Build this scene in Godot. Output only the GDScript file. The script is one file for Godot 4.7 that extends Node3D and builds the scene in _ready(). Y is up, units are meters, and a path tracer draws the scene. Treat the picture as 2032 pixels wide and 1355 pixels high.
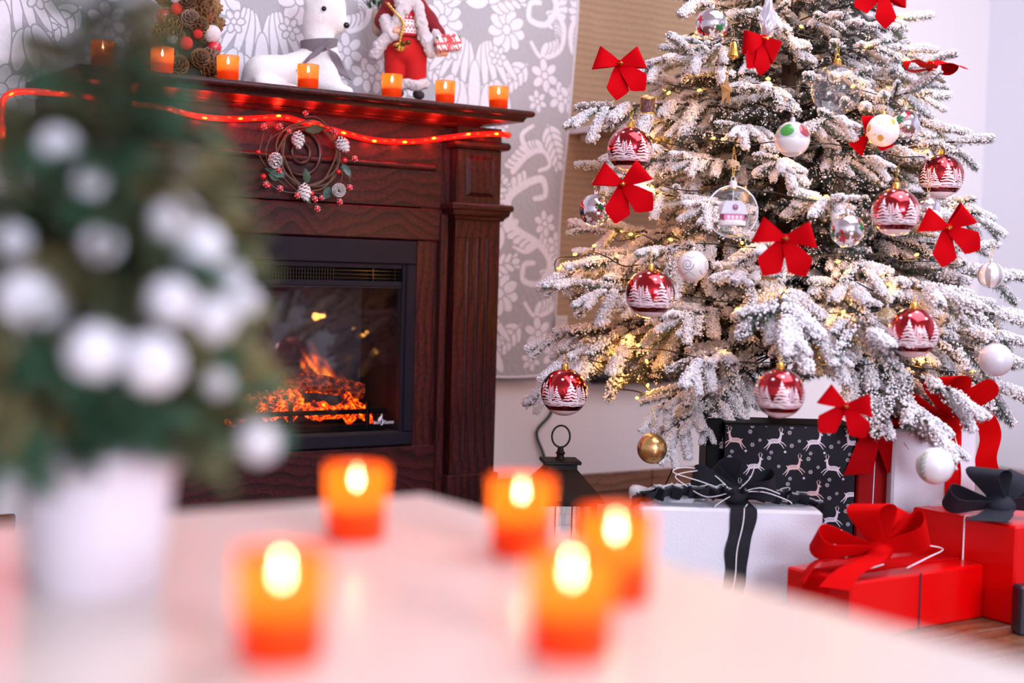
extends Node3D

const FPX := 2822.0
var eye := Vector3(-1.44022, 0.63, 3.30526)
var axr := Vector3.RIGHT
var axu := Vector3.UP
var axf := Vector3.FORWARD
var rng := RandomNumberGenerator.new()
var taken := {}
var M := {}


# ---------- mesh builder: points are given counter-clockwise as seen from outside ----------
class S:
	var st := SurfaceTool.new()
	var m := Transform3D()
	var grain := 0        # 0: the grain runs along x, 1: along y, 2: along z
	var us := 1.0
	var tint := Color.WHITE
	var tinted := false
	var sg := 1
	func _init():
		st.begin(Mesh.PRIMITIVE_TRIANGLES)
		st.set_smooth_group(-1)
	func v(p: Vector3, uv = null):
		if uv == null:
			if grain == 0: st.set_uv(Vector2(p.x, p.y + p.z * 0.83) * us)
			elif grain == 1: st.set_uv(Vector2(p.y, p.x + p.z * 0.83) * us)
			else: st.set_uv(Vector2(p.z, p.x + p.y * 0.83) * us)
		else: st.set_uv(uv)
		if tinted: st.set_color(tint)
		st.add_vertex(m * p)
	func tri(a, b, c):
		v(a); v(c); v(b)
	func quad(a, b, c, d):
		tri(a, b, c); tri(a, c, d)
	func triuv(a, b, c, ua, ub, uc):
		v(a, ua); v(c, uc); v(b, ub)
	func quaduv(a, b, c, d, ua, ub, uc, ud):
		triuv(a, b, c, ua, ub, uc); triuv(a, c, d, ua, uc, ud)
	func smooth(on := true):
		sg += 1
		st.set_smooth_group(sg if on else -1)
	func box(lo: Vector3, hi: Vector3, b := 0.0):
		smooth(false)
		var c := (lo + hi) / 2.0
		var h := (hi - lo) / 2.0
		b = minf(b, minf(h.x, minf(h.y, h.z)) * 0.95)
		var pt = func(sx, sy, sz, k):      # the corner's point on the face across axis k
			var q := Vector3(h.x - b, h.y - b, h.z - b)
			q[k] = h[k]
			return c + Vector3(q.x * sx, q.y * sy, q.z * sz)
		for k in 3:
			for s in [-1, 1]:
				var cs := []
				for uvw in [[-1, -1], [1, -1], [1, 1], [-1, 1]]:
					var sg3 := [0, 0, 0]
					sg3[k] = s; sg3[(k + 1) % 3] = uvw[0]; sg3[(k + 2) % 3] = uvw[1]
					cs.append(pt.call(sg3[0], sg3[1], sg3[2], k))
				if s < 0: cs.reverse()
				quad(cs[0], cs[1], cs[2], cs[3])
		if b <= 0.0: return
		for k in 3:
			var i := (k + 1) % 3
			var j := (k + 2) % 3
			for si in [-1, 1]:
				for sj in [-1, 1]:
					var g := [0, 0, 0]
					g[i] = si; g[j] = sj
					var p := []
					for e in [[-1, i], [1, i], [1, j], [-1, j]]:
						g[k] = e[0]
						p.append(pt.call(g[0], g[1], g[2], e[1]))
					if si * sj > 0: p.reverse()
					quad(p[0], p[1], p[2], p[3])
		for sx in [-1, 1]:
			for sy in [-1, 1]:
				for sz in [-1, 1]:
					var q = [pt.call(sx, sy, sz, 0), pt.call(sx, sy, sz, 1), pt.call(sx, sy, sz, 2)]
					if sx * sy * sz < 0: q.reverse()
					tri(q[0], q[1], q[2])
	func lathe(prof: Array, seg := 24, sx := 1.0, sz := 1.0, a0 := 0.0, a1 := TAU):   # [Vector2(radius, height)] from the bottom up along the outside
		var total := 0.0
		for i in prof.size() - 1: total += prof[i].distance_to(prof[i + 1])
		var run := 0.0
		smooth()
		for i in prof.size() - 1:
			var p: Vector2 = prof[i]
			var q: Vector2 = prof[i + 1]
			if i > 0 and absf((p - Vector2(prof[i - 1])).angle_to(q - p)) > 0.7: smooth()
			var r2 := run + p.distance_to(q)
			for k in seg:
				var t0 := float(k) / seg
				var t1 := float(k + 1) / seg
				var e0 := a0 + (a1 - a0) * t0
				var e1 := a0 + (a1 - a0) * t1
				var A := Vector3(sin(e0) * p.x * sx, p.y, cos(e0) * p.x * sz)
				var B := Vector3(sin(e1) * p.x * sx, p.y, cos(e1) * p.x * sz)
				var C := Vector3(sin(e1) * q.x * sx, q.y, cos(e1) * q.x * sz)
				var D := Vector3(sin(e0) * q.x * sx, q.y, cos(e0) * q.x * sz)
				var ua := Vector2(t0, 1.0 - run / total); var ub := Vector2(t1, 1.0 - run / total)
				var uc := Vector2(t1, 1.0 - r2 / total); var ud := Vector2(t0, 1.0 - r2 / total)
				if p.x > 1e-6: triuv(A, B, C, ua, ub, uc)
				if q.x > 1e-6: triuv(A, C, D, ua, uc, ud)
			run = r2
		smooth(false)
	func ball(c: Vector3, r: Vector3, seg := 16):
		var old := m
		m = m * Transform3D(Basis.from_scale(r), c)
		var prof := []
		var n := maxi(4, seg / 2)
		for i in n + 1: prof.append(Vector2(sin(PI * i / n) if i > 0 and i < n else 0.0, -cos(PI * i / n)))
		lathe(prof, seg)
		m = old
	func tube(pts: Array, r0: float, r1: float, sides := 8, closed := false):
		smooth()
		var n := pts.size()
		var rings := []
		var last := Vector3.ZERO
		for i in n:
			var a: Vector3 = pts[(i - 1 + n) % n] if closed else pts[maxi(i - 1, 0)]
			var b: Vector3 = pts[(i + 1) % n] if closed else pts[mini(i + 1, n - 1)]
			var t := (b - a).normalized()
			if last == Vector3.ZERO: last = t.cross(Vector3.UP if absf(t.y) < 0.9 else Vector3.RIGHT).normalized()
			var x := (last - t * last.dot(t)).normalized()
			last = x
			var y := t.cross(x)
			var r := lerpf(r0, r1, float(i) / maxi(n - 1, 1))
			var ring := []
			for k in sides: ring.append(pts[i] + (x * cos(TAU * k / sides) + y * sin(TAU * k / sides)) * r)
			rings.append(ring)
		for i in (n if closed else n - 1):
			var P: Array = rings[i]
			var Q: Array = rings[(i + 1) % n]
			for k in sides:
				var l := (k + 1) % sides
				quad(P[k], P[l], Q[l], Q[k])
		if not closed:
			smooth(false)
			for k in range(1, sides - 1):
				tri(rings[0][0], rings[0][k + 1], rings[0][k])
				tri(rings[n - 1][0], rings[n - 1][k], rings[n - 1][k + 1])
		smooth(false)
	func ribbon(cs: Array, ws: Array, th: float):    # a band with thickness: centres and half-width vectors
		var n := cs.size()
		var L := []
		for i in n:
			var t: Vector3 = (cs[mini(i + 1, n - 1)] - cs[maxi(i - 1, 0)]).normalized()
			var nn: Vector3 = t.cross(ws[i]).normalized() * th * 0.5
			L.append([cs[i] - ws[i] - nn, cs[i] + ws[i] - nn, cs[i] + ws[i] + nn, cs[i] - ws[i] + nn])
		for f in 4:
			smooth()
			for i in n - 1:
				quad(L[i][f], L[i + 1][f], L[i + 1][(f + 1) % 4], L[i][(f + 1) % 4])
		smooth(false)
		quad(L[0][0], L[0][1], L[0][2], L[0][3])
		quad(L[n - 1][3], L[n - 1][2], L[n - 1][1], L[n - 1][0])
	func prism(poly: Array, z0: float, z1: float):   # counter-clockwise outline in x, y
		smooth(false)
		var pk := PackedVector2Array(poly)
		var ix := Geometry2D.triangulate_polygon(pk)
		for i in range(0, ix.size(), 3):
			var a := pk[ix[i]]; var b := pk[ix[i + 1]]; var c := pk[ix[i + 2]]
			if (b - a).cross(c - a) < 0.0:
				var w := b; b = c; c = w
			tri(Vector3(a.x, a.y, z1), Vector3(b.x, b.y, z1), Vector3(c.x, c.y, z1))
			tri(Vector3(a.x, a.y, z0), Vector3(c.x, c.y, z0), Vector3(b.x, b.y, z0))
		for i in pk.size():
			var a := pk[i]; var b := pk[(i + 1) % pk.size()]
			quad(Vector3(a.x, a.y, z0), Vector3(b.x, b.y, z0), Vector3(b.x, b.y, z1), Vector3(a.x, a.y, z1))
	func mould(prof: Array, x0: float, x1: float, zb: float, zf: float):   # [Vector2(how far out, height)] from the bottom up round left, front and right
		for i in prof.size() - 1:
			var p: Vector2 = prof[i]; var q: Vector2 = prof[i + 1]
			var loop = func(o, y): return [Vector3(x0 - o, y, zb), Vector3(x0 - o, y, zf + o), Vector3(x1 + o, y, zf + o), Vector3(x1 + o, y, zb)]
			var A = loop.call(p.x, p.y); var B = loop.call(q.x, q.y)
			for k in 3:
				smooth(false)
				quad(A[k], A[k + 1], B[k + 1], B[k])
			smooth(false)
			quad(A[3], A[0], B[0], B[3])
		for e in [[prof[0], -1], [prof[-1], 1]]:
			var o: float = e[0].x
			var y: float = e[0].y
			var c := [Vector3(x0 - o, y, zf + o), Vector3(x1 + o, y, zf + o), Vector3(x1 + o, y, zb), Vector3(x0 - o, y, zb)]
			if e[1] < 0: c.reverse()
			quad(c[0], c[1], c[2], c[3])
	func done() -> ArrayMesh:
		st.generate_normals()
		st.index()
		return st.commit()


# ---------- a picture drawn with polygons (prints and weaves only) ----------
class Pic:
	var im: Image
	var w: int
	var h: int
	func _init(ww: int, hh: int, c: Color):
		w = ww; h = hh
		im = Image.create_empty(w, h, false, Image.FORMAT_RGBA8)
		im.fill(c)
	func span(x0: float, x1: float, y: int, c: Color):
		var a := int(ceil(x0 - 0.5)); var b := int(floor(x1 + 0.5))
		if b <= a: return
		y = posmod(y, h)
		if b - a >= w:
			im.fill_rect(Rect2i(0, y, w, 1), c)
			return
		var s := posmod(a, w)
		var n := b - a
		im.fill_rect(Rect2i(s, y, mini(n, w - s), 1), c)
		if s + n > w: im.fill_rect(Rect2i(0, y, s + n - w, 1), c)
	func poly(p: Array, c: Color):
		var lo := 1e9; var hi := -1e9
		for q in p:
			lo = minf(lo, q.y); hi = maxf(hi, q.y)
		for y in range(int(floor(lo)), int(ceil(hi)) + 1):
			var yc := y + 0.5
			var xs := []
			for i in p.size():
				var a: Vector2 = p[i]; var b: Vector2 = p[(i + 1) % p.size()]
				if (a.y <= yc) != (b.y <= yc): xs.append(a.x + (yc - a.y) / (b.y - a.y) * (b.x - a.x))
			xs.sort()
			for i in range(0, xs.size() - 1, 2): span(xs[i], xs[i + 1], y, c)
	func ell(x: float, y: float, rx: float, ry: float, a: float, c: Color):
		var p := []
		for k in 22: p.append(Vector2(x, y) + Vector2(cos(TAU * k / 22) * rx, sin(TAU * k / 22) * ry).rotated(a))
		poly(p, c)
	func dot(x: float, y: float, r: float, c: Color):
		for yy in range(int(floor(y - r)), int(ceil(y + r)) + 1):
			var d := r * r - (yy + 0.5 - y) * (yy + 0.5 - y)
			if d > 0.0: span(x - sqrt(d), x + sqrt(d), yy, c)
	func line(p: Array, w0: float, w1: float, c: Color):
		var n := p.size()
		for i in n - 1:
			var a: Vector2 = p[i]; var b: Vector2 = p[i + 1]
			var steps := int(a.distance_to(b) / 1.5) + 1
			for k in steps:
				var t := float(k) / steps
				var q := a.lerp(b, t)
				dot(q.x, q.y, lerpf(w0, w1, (i + t) / (n - 1)) * 0.5, c)
	func tex(f := 1) -> ImageTexture:
		if f > 1: im.resize(w / f, h / f, Image.INTERPOLATE_LANCZOS)
		im.generate_mipmaps()
		return ImageTexture.create_from_image(im)


func curve(pts: Array, n := 8, closed := false) -> Array:      # Catmull-Rom through Vector2 or Vector3 points
	var out := []
	var c := pts.size()
	for i in (c if closed else c - 1):
		var a = pts[posmod(i - 1, c)] if closed else pts[maxi(i - 1, 0)]
		var b = pts[i]
		var d = pts[(i + 1) % c]
		var e = pts[(i + 2) % c] if closed else pts[mini(i + 2, c - 1)]
		for k in n: out.append(b.cubic_interpolate(d, a, e, float(k) / n))
	if not closed: out.append(pts[c - 1])
	return out


func at(px: float, py: float, d: float) -> Vector3:
	return eye + (axf + axr * ((px - 1016.0) / FPX) - axu * ((py - 677.5) / FPX)) * d
func onz(px: float, py: float, z: float) -> Vector3:
	var r := at(px, py, 1.0) - eye
	return eye + r * ((z - eye.z) / r.z)
func ony(px: float, py: float, y: float) -> Vector3:
	var r := at(px, py, 1.0) - eye
	return eye + r * ((y - eye.y) / r.y)
func pix(p: Vector3) -> Vector2:                               # where a point lands in the 2032 x 1355 frame
	var d := p - eye
	return Vector2(1016.0 + FPX * d.dot(axr) / d.dot(axf), 677.5 - FPX * d.dot(axu) / d.dot(axf))
func facing(turn := 0.0) -> float:                             # the turn about y that shows a thing's front to the room's viewpoint
	return atan2(-axf.x, -axf.z) + turn
func rf(a: float, b: float) -> float:
	return rng.randf_range(a, b)


func numbered(called: String) -> String:
	taken[called] = taken.get(called, -1) + 1
	return called if taken[called] == 0 else "%s_%03d" % [called, taken[called]]
func tag(o: Node, label: String, category := "", group := "", kind := "") -> Node:
	if label: o.set_meta("label", label)
	if category: o.set_meta("category", category)
	if group: o.set_meta("group", group)
	if kind: o.set_meta("kind", kind)
	return o
func thing(called: String, label: String, category: String, where := Vector3.ZERO, turn := 0.0, group := "") -> Node3D:
	var o := Node3D.new()
	o.name = numbered(called)
	add_child(o)
	o.position = where
	o.rotation.y = turn
	tag(o, label, category, group)
	return o
func put(called: String, mesh, material: Material, parent: Node = null, where := Transform3D()) -> MeshInstance3D:
	var o := MeshInstance3D.new()
	o.mesh = mesh.done() if mesh is S else mesh
	o.material_override = material
	o.transform = where
	if parent == null:
		o.name = numbered(called)
		add_child(o)
	else:
		o.name = called
		parent.add_child(o, true)
	return o
func struct(called: String, mesh, material: Material, label: String, parent: Node = null) -> MeshInstance3D:
	var o := put(called, mesh, material, parent)
	if parent == null: tag(o, label, called.split("_")[0], "", "structure")
	return o
func copy(o: Node3D, where: Vector3, turn: float, label: String) -> Node3D:
	var c: Node3D = o.duplicate()
	c.name = numbered(String(o.name).trim_suffix("_000"))
	add_child(c)
	c.position = where
	c.rotation.y = turn
	c.set_meta("label", label)
	return c
func T(p: Vector3, rot := Vector3.ZERO, s := Vector3.ONE) -> Transform3D:
	return Transform3D(Basis.from_euler(rot) * Basis.from_scale(s), p)
func omni(where: Vector3, c: Color, e: float, size := 0.01, parent: Node = null):
	var l := OmniLight3D.new()
	l.name = "glow_light"
	l.light_color = c
	l.light_energy = e
	l.light_size = size
	l.omni_range = 8.0
	l.omni_attenuation = 2.0
	l.shadow_enabled = true
	l.position = where
	(parent if parent else self).add_child(l, true)


func rgb8(r: int, g: int, b: int) -> Color:
	return Color8(r, g, b)
func mat(c: Color, rough := 0.6, metal := 0.0, more := {}) -> StandardMaterial3D:
	var x := StandardMaterial3D.new()
	x.albedo_color = c
	x.roughness = rough
	x.metallic = metal
	for k in more: x.set(k, more[k])
	return x
func noise_tex(freq: float, cols: Array, seedv := 1, type := FastNoiseLite.TYPE_SIMPLEX_SMOOTH, size := 256, oct := 4) -> NoiseTexture2D:
	var n := FastNoiseLite.new()
	n.noise_type = type
	n.frequency = freq
	n.seed = seedv
	n.fractal_octaves = oct
	var t := NoiseTexture2D.new()
	t.width = size; t.height = size
	t.seamless = true
	t.noise = n
	if cols.size():
		var g := Gradient.new()
		g.offsets = PackedFloat32Array(range(cols.size()).map(func(i): return float(i) / (cols.size() - 1)))
		g.colors = PackedColorArray(cols)
		t.color_ramp = g
	return t
func bumpy(m: StandardMaterial3D, freq: float, depth: float, scale: float, seedv := 3) -> StandardMaterial3D:
	m.heightmap_enabled = true
	m.heightmap_texture = noise_tex(freq, [], seedv)
	m.heightmap_scale = depth
	m.uv1_triplanar = true
	m.uv1_scale = Vector3.ONE * scale
	return m
func glow(c: Color, e: float, base := Color.BLACK) -> StandardMaterial3D:
	return mat(base, 0.5, 0.0, {"emission_enabled": true, "emission": c, "emission_energy_multiplier": e})
func wood_tex(w: int, h: int, dark: Color, light: Color, seedv: int, rings: float, arch: float, pores: float) -> ImageTexture:
	var n := FastNoiseLite.new()
	n.seed = seedv
	n.frequency = 1.0
	n.fractal_octaves = 3
	var fine := FastNoiseLite.new()
	fine.seed = seedv + 7
	fine.frequency = 1.0
	fine.fractal_octaves = 2
	var data := PackedByteArray()
	data.resize(w * h * 3)
	var k := 0
	for j in h:
		var v := float(j) / h
		for i in w:
			var u := float(i) / w
			var cu := cos(TAU * u) * 0.45; var su := sin(TAU * u) * 0.45
			var cv := v * 2.2
			var bend := n.get_noise_3d(cu, cv, su)
			var ring := (v + arch * bend) * rings
			var f := ring - floorf(ring)
			var line := pow(f, 2.5)
			var p := fine.get_noise_3d(cu * 30.0, v * 150.0, su * 30.0)
			var t := clampf(0.78 - 0.62 * line + pores * p + 0.22 * bend, 0.0, 1.0)
			var c := dark.lerp(light, t)
			data[k] = int(c.r * 255.0); data[k + 1] = int(c.g * 255.0); data[k + 2] = int(c.b * 255.0)
			k += 3
	var im := Image.create_from_data(w, h, false, Image.FORMAT_RGB8, data)
	im.generate_mipmaps()
	return ImageTexture.create_from_image(im)


func _ready():
	rng.seed = 20
	# ----- camera -----
	var yaw := deg_to_rad(56.0)
	var pitch := deg_to_rad(2.68)
	var roll := deg_to_rad(1.55)
	var f0 := Vector3(cos(yaw), 0, -sin(yaw))
	var r0 := Vector3(sin(yaw), 0, cos(yaw))
	axf = f0 * cos(pitch) - Vector3.UP * sin(pitch)
	var u0 := Vector3.UP * cos(pitch) + f0 * sin(pitch)
	axr = r0 * cos(roll) + u0 * sin(roll)
	axu = u0 * cos(roll) - r0 * sin(roll)
	var cam := Camera3D.new()
	cam.name = "camera"
	var ca := CameraAttributesPhysical.new()
	ca.frustum_focal_length = 50.0
	ca.frustum_focus_distance = 3.06
	ca.exposure_aperture = 1.9
	cam.attributes = ca
	cam.fov = rad_to_deg(2.0 * atan(677.5 / FPX))
	cam.near = 0.05
	cam.transform = Transform3D(Basis(axr, axu, -axf), eye)
	add_child(cam)
	cam.current = true
	# ----- sky, exposure, unseen window light, added ceiling fill -----
	var env := Environment.new()
	env.background_mode = Environment.BG_SKY
	var sky := Sky.new()
	var sm := ProceduralSkyMaterial.new()
	sm.sky_top_color = Color(0.62, 0.74, 0.95)
	sm.sky_horizon_color = Color(0.85, 0.9, 1.0)
	sm.ground_bottom_color = Color(0.4, 0.42, 0.45)
	sm.ground_horizon_color = Color(0.7, 0.74, 0.8)
	sm.sky_energy_multiplier = 1.6
	sky.sky_material = sm
	env.sky = sky
	env.tonemap_mode = Environment.TONE_MAPPER_LINEAR
	env.tonemap_exposure = 0.95
	env.sdfgi_enabled = true
	env.ssao_enabled = true
	env.ssil_enabled = true
	var we := WorldEnvironment.new()
	we.name = "surroundings"
	we.environment = env
	add_child(we)
	area("unseen_window_light", Vector3(-0.9, 1.75, 7.0), Vector3(0, 0, 0), Vector2(2.0, 1.5), Color(0.92, 0.94, 1.0), 25.0)  # daylight from the unseen window, placed to light tree and baubles from behind the viewpoint
	area("added_ceiling_fill", Vector3(1.0, 2.56, 2.0), Vector3(-PI / 2, 0, 0), Vector2(1.8, 1.8), Color(0.95, 0.94, 1.0), 6.5)  # fill light added overhead to brighten the tree and walls
	materials()
	room()
	fireplace()
	fire_insert()
	mantel_things()
	christmas_tree()
	tree_ornaments()
	gifts()
	wall_side_things()
	coffee_table()


func area(called: String, where: Vector3, rot: Vector3, size: Vector2, c: Color, e: float):
	var l := AreaLight3D.new()
	l.name = called
	l.position = where
	l.rotation = rot
	l.area_size = size
	l.light_color = c
	l.light_energy = e
	if "area_normalize_energy" in l: l.set("area_normalize_energy", true)
	if "area_range" in l: l.set("area_range", 9.0)
	l.shadow_enabled = true
	add_child(l)


func materials():
	M.wood = mat(Color.WHITE, 0.36, 0.0, {"metallic_specular": 0.4, "albedo_texture": wood_tex(768, 768, rgb8(16, 4, 7), rgb8(78, 25, 24), 5, 46.0, 0.030, 0.55)})
	M.wood_arch = mat(Color.WHITE, 0.36, 0.0, {"metallic_specular": 0.4, "albedo_texture": wood_tex(1024, 512, rgb8(17, 4, 8), rgb8(74, 24, 25), 11, 30.0, 0.085, 0.45)})
	M.dark_wood = mat(rgb8(45, 14, 14), 0.3)
	M.white_wall = bumpy(mat(rgb8(232, 226, 229), 0.85), 0.05, 0.05, 4.0)
	M.panel_oak = mat(Color.WHITE, 0.55, 0.0, {"albedo_texture": wood_tex(768, 768, rgb8(138, 110, 82), rgb8(172, 143, 112), 21, 26.0, 0.012, 0.5)})
	M.floor = mat(Color.WHITE, 0.28, 0.0, {"albedo_texture": wood_tex(512, 512, rgb8(84, 50, 34), rgb8(142, 98, 72), 31, 40.0, 0.03, 0.4)})
	M.black = mat(rgb8(8, 8, 10), 0.5, 0.0, {"metallic_specular": 0.25})
	M.black_frame = mat(rgb8(20, 16, 27), 0.5, 0.0, {"metallic_specular": 0.3})
	M.black_gloss = mat(rgb8(8, 8, 10), 0.18)
	M.iron = bumpy(mat(rgb8(15, 10, 15), 0.5, 0.0, {"metallic_specular": 0.35}), 0.05, 0.03, 9.0)
	M.gold = mat(rgb8(226, 180, 92), 0.22, 1.0)
	M.silver = mat(rgb8(225, 222, 228), 0.1, 1.0)
	M.velvet = bumpy(mat(rgb8(178, 0, 11), 0.8, 0.0, {"metallic_specular": 0.15}), 0.2, 0.02, 20.0)
	M.red_paper = mat(rgb8(216, 0, 2), 0.28, 0.0, {"metallic_specular": 0.4})
	M.white_paper = bumpy(mat(rgb8(224, 224, 236), 0.55), 0.1, 0.03, 6.0)
	M.red_cloth = bumpy(mat(rgb8(214, 4, 8), 0.8, 0.0, {"metallic_specular": 0.2, "backlight_enabled": true, "backlight": Color(0.5, 0.03, 0.05)}), 0.2, 0.03, 15.0)
	M.navy_cloth = bumpy(mat(rgb8(24, 27, 42), 0.85), 0.2, 0.03, 15.0)
	M.cord_white = mat(rgb8(236, 232, 240), 0.6)
	M.glass = mat(Color(1, 1, 1, 0.04), 0.02, 0.0, {"transparency": BaseMaterial3D.TRANSPARENCY_ALPHA})
	M.clear_ball = mat(Color(0.95, 0.95, 1.0, 0.03), 0.02, 0.0, {"transparency": BaseMaterial3D.TRANSPARENCY_ALPHA, "metallic_specular": 0.42})
	M.bulb_warm = glow(Color(1.0, 0.72, 0.34), 4.5)
	M.cable = mat(rgb8(16, 22, 20), 0.45)
	M.plush = bumpy(mat(rgb8(242, 238, 240), 0.95, 0.0, {"rim_enabled": true, "rim": 0.6}), 0.12, 0.25, 12.0)
	M.fur = bumpy(mat(rgb8(238, 226, 230), 0.95, 0.0, {"rim_enabled": true, "rim": 0.5}), 0.1, 0.5, 14.0)
	M.needles = mat(Color.WHITE, 0.8, 0.0, {"vertex_color_use_as_albedo": true, "backlight_enabled": true, "backlight": Color(0.25, 0.25, 0.25)})
	M.led_orange = glow(Color(1.0, 0.16, 0.02), 5.0)
	M.led_hot = glow(Color(1.0, 0.42, 0.08), 14.0)
	M.brown = mat(rgb8(72, 48, 32), 0.8)


func room():
	# walls with thickness round the room, ceiling and floor; the unseen daylight window lights it from the wall behind the viewpoint
	var s := S.new()
	s.box(Vector3(-3.4, -0.2, -0.25), Vector3(3.05, 2.75, 0.0))
	struct("wall_back", s, M.white_wall, "white wall behind the fireplace and the Christmas tree")
	s = S.new()
	s.box(Vector3(2.8, -0.2, 0.0), Vector3(3.05, 2.75, 7.3))
	struct("wall_right", s, bumpy(mat(rgb8(224, 228, 238), 0.85), 0.05, 0.05, 4.0), "white side wall at the right with bluish window light put into its colour")  # cool window light on this wall is put into its colour
	s = S.new()
	s.box(Vector3(-3.4, -0.2, 0.0), Vector3(-3.15, 2.75, 7.3))
	struct("wall_left", s, M.white_wall, "white side wall left of the coffee table")
	s = S.new()
	for b in [[-3.15, 2.8, -0.2, 0.95], [-3.15, 2.8, 2.55, 2.75], [-3.15, -1.95, 0.95, 2.55], [0.15, 2.8, 0.95, 2.55]]:
		s.box(Vector3(b[0], b[2], 7.05), Vector3(b[1], b[3], 7.3))
	struct("wall_front", s, M.white_wall, "unseen white wall with the daylight window behind the viewpoint")
	s = S.new()
	for b in [[-1.95, -1.89, 0.95, 2.55], [0.09, 0.15, 0.95, 2.55], [-1.89, 0.09, 0.95, 1.01], [-1.89, 0.09, 2.49, 2.55], [-0.93, -0.87, 1.01, 2.49]]:
		s.box(Vector3(b[0], b[2], 7.12), Vector3(b[1], b[3], 7.2), 0.005)
	var win := struct("window_unseen_1", s, mat(rgb8(235, 235, 238), 0.4), "unseen white framed window behind the viewpoint, placed to light the room")
	for x in [[-1.89, -0.93], [-0.87, 0.09]]:
		s = S.new()
		s.box(Vector3(x[0], 1.01, 7.155), Vector3(x[1], 2.49, 7.163))
		put("pane", s, M.glass, win)
	s = S.new()
	s.box(Vector3(-3.4, 2.6, -0.25), Vector3(3.05, 2.8, 7.3))
	var cg := struct("ceiling", s, M.white_wall, "plain white ceiling")
	s = S.new()
	s.box(Vector3(0.05, 2.575, 1.05), Vector3(1.95, 2.6, 2.95), 0.004)
	put("added_fill_panel", s, glow(Color(0.95, 0.94, 1.0), 1.2, Color(0.9, 0.9, 0.9)), cg)  # glowing panel added to go with the overhead fill light
	s = S.new()
	s.box(Vector3(-3.4, -0.2, -0.25), Vector3(3.05, -0.014, 7.3))
	var fl := struct("floor", s, M.floor, "glossy brown wooden board floor")
	# boards where the floor is in view
	var variants := []
	for k in 4:
		s = S.new()
		s.m = T(Vector3(0, 0, 0))
		s.us = 0.8
		var old := s.m
		s.box(Vector3(-0.6, -0.014, -0.0675), Vector3(0.6, 0, 0.0675), 0.0018)
		s.m = old
		variants.append(s.done())
	var mats := []
	for k in 3:
		var mm: StandardMaterial3D = M.floor.duplicate()
		mm.albedo_color = [Color(1, 1, 1), Color(0.88, 0.86, 0.85), Color(0.95, 0.9, 0.86)][k]
		mm.uv1_offset = Vector3(0.37 * k, 0.29 * k, 0)
		mats.append(mm)
	for r in 22:
		for k in 4:
			put("plank", variants[(r + k) % 4], mats[(r * 2 + k * 5 + r / 3) % 3], fl, T(Vector3(-1.2 + k * 1.2016 + fmod(r * 0.43, 1.2), 0, 0.08 + r * 0.1368)))
	# skirting
	s = S.new()
	s.us = 1.0
	s.box(Vector3(0.57, 0.0, 0.0), Vector3(1.30, 0.056, 0.016), 0.003)
	s.box(Vector3(1.302, 0.0, 0.0), Vector3(2.8, 0.056, 0.016), 0.003)
	struct("baseboard_back", s, M.floor, "brown wooden skirting board along the white wall behind the gifts")
	s = S.new()
	s.box(Vector3(-3.15, 0.0, 0.0), Vector3(-0.57, 0.056, 0.016), 0.003)
	struct("baseboard_left", s, M.floor, "brown wooden skirting board left of the fireplace")
	# oak veneer panel and shelf to the right of the damask hanging
	s = S.new()
	s.us = 2.0
	s.box(Vector3(0.70, 0.43, 0.0), Vector3(2.02, 2.3, 0.012), 0.002)
	tag(put("wall_panel", s, M.panel_oak), "oak veneer board on the wall between the damask hanging and the Christmas tree", "wall panel")
	var sh := thing("wall_shelf", "pale wall shelf with white edge sticking out left of the Christmas tree", "shelf", Vector3(0.955, 1.034, 0.012))
	s = S.new()
	s.box(Vector3(0.004, 0, 0.0), Vector3(0.70, 0.018, 0.33), 0.001)
	put("board", s, M.panel_oak, sh)
	s = S.new()
	s.box(Vector3(0, 0, 0), Vector3(0.004, 0.018, 0.33), 0.0005)
	put("edge_band", s, mat(rgb8(228, 218, 226), 0.5), sh)
	s = S.new()
	s.box(Vector3(0.04, -0.016, 0.0), Vector3(0.066, -0.0005, 0.03), 0.003)
	put("bracket", s, mat(rgb8(232, 232, 238), 0.4), sh)
	damask()


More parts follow.
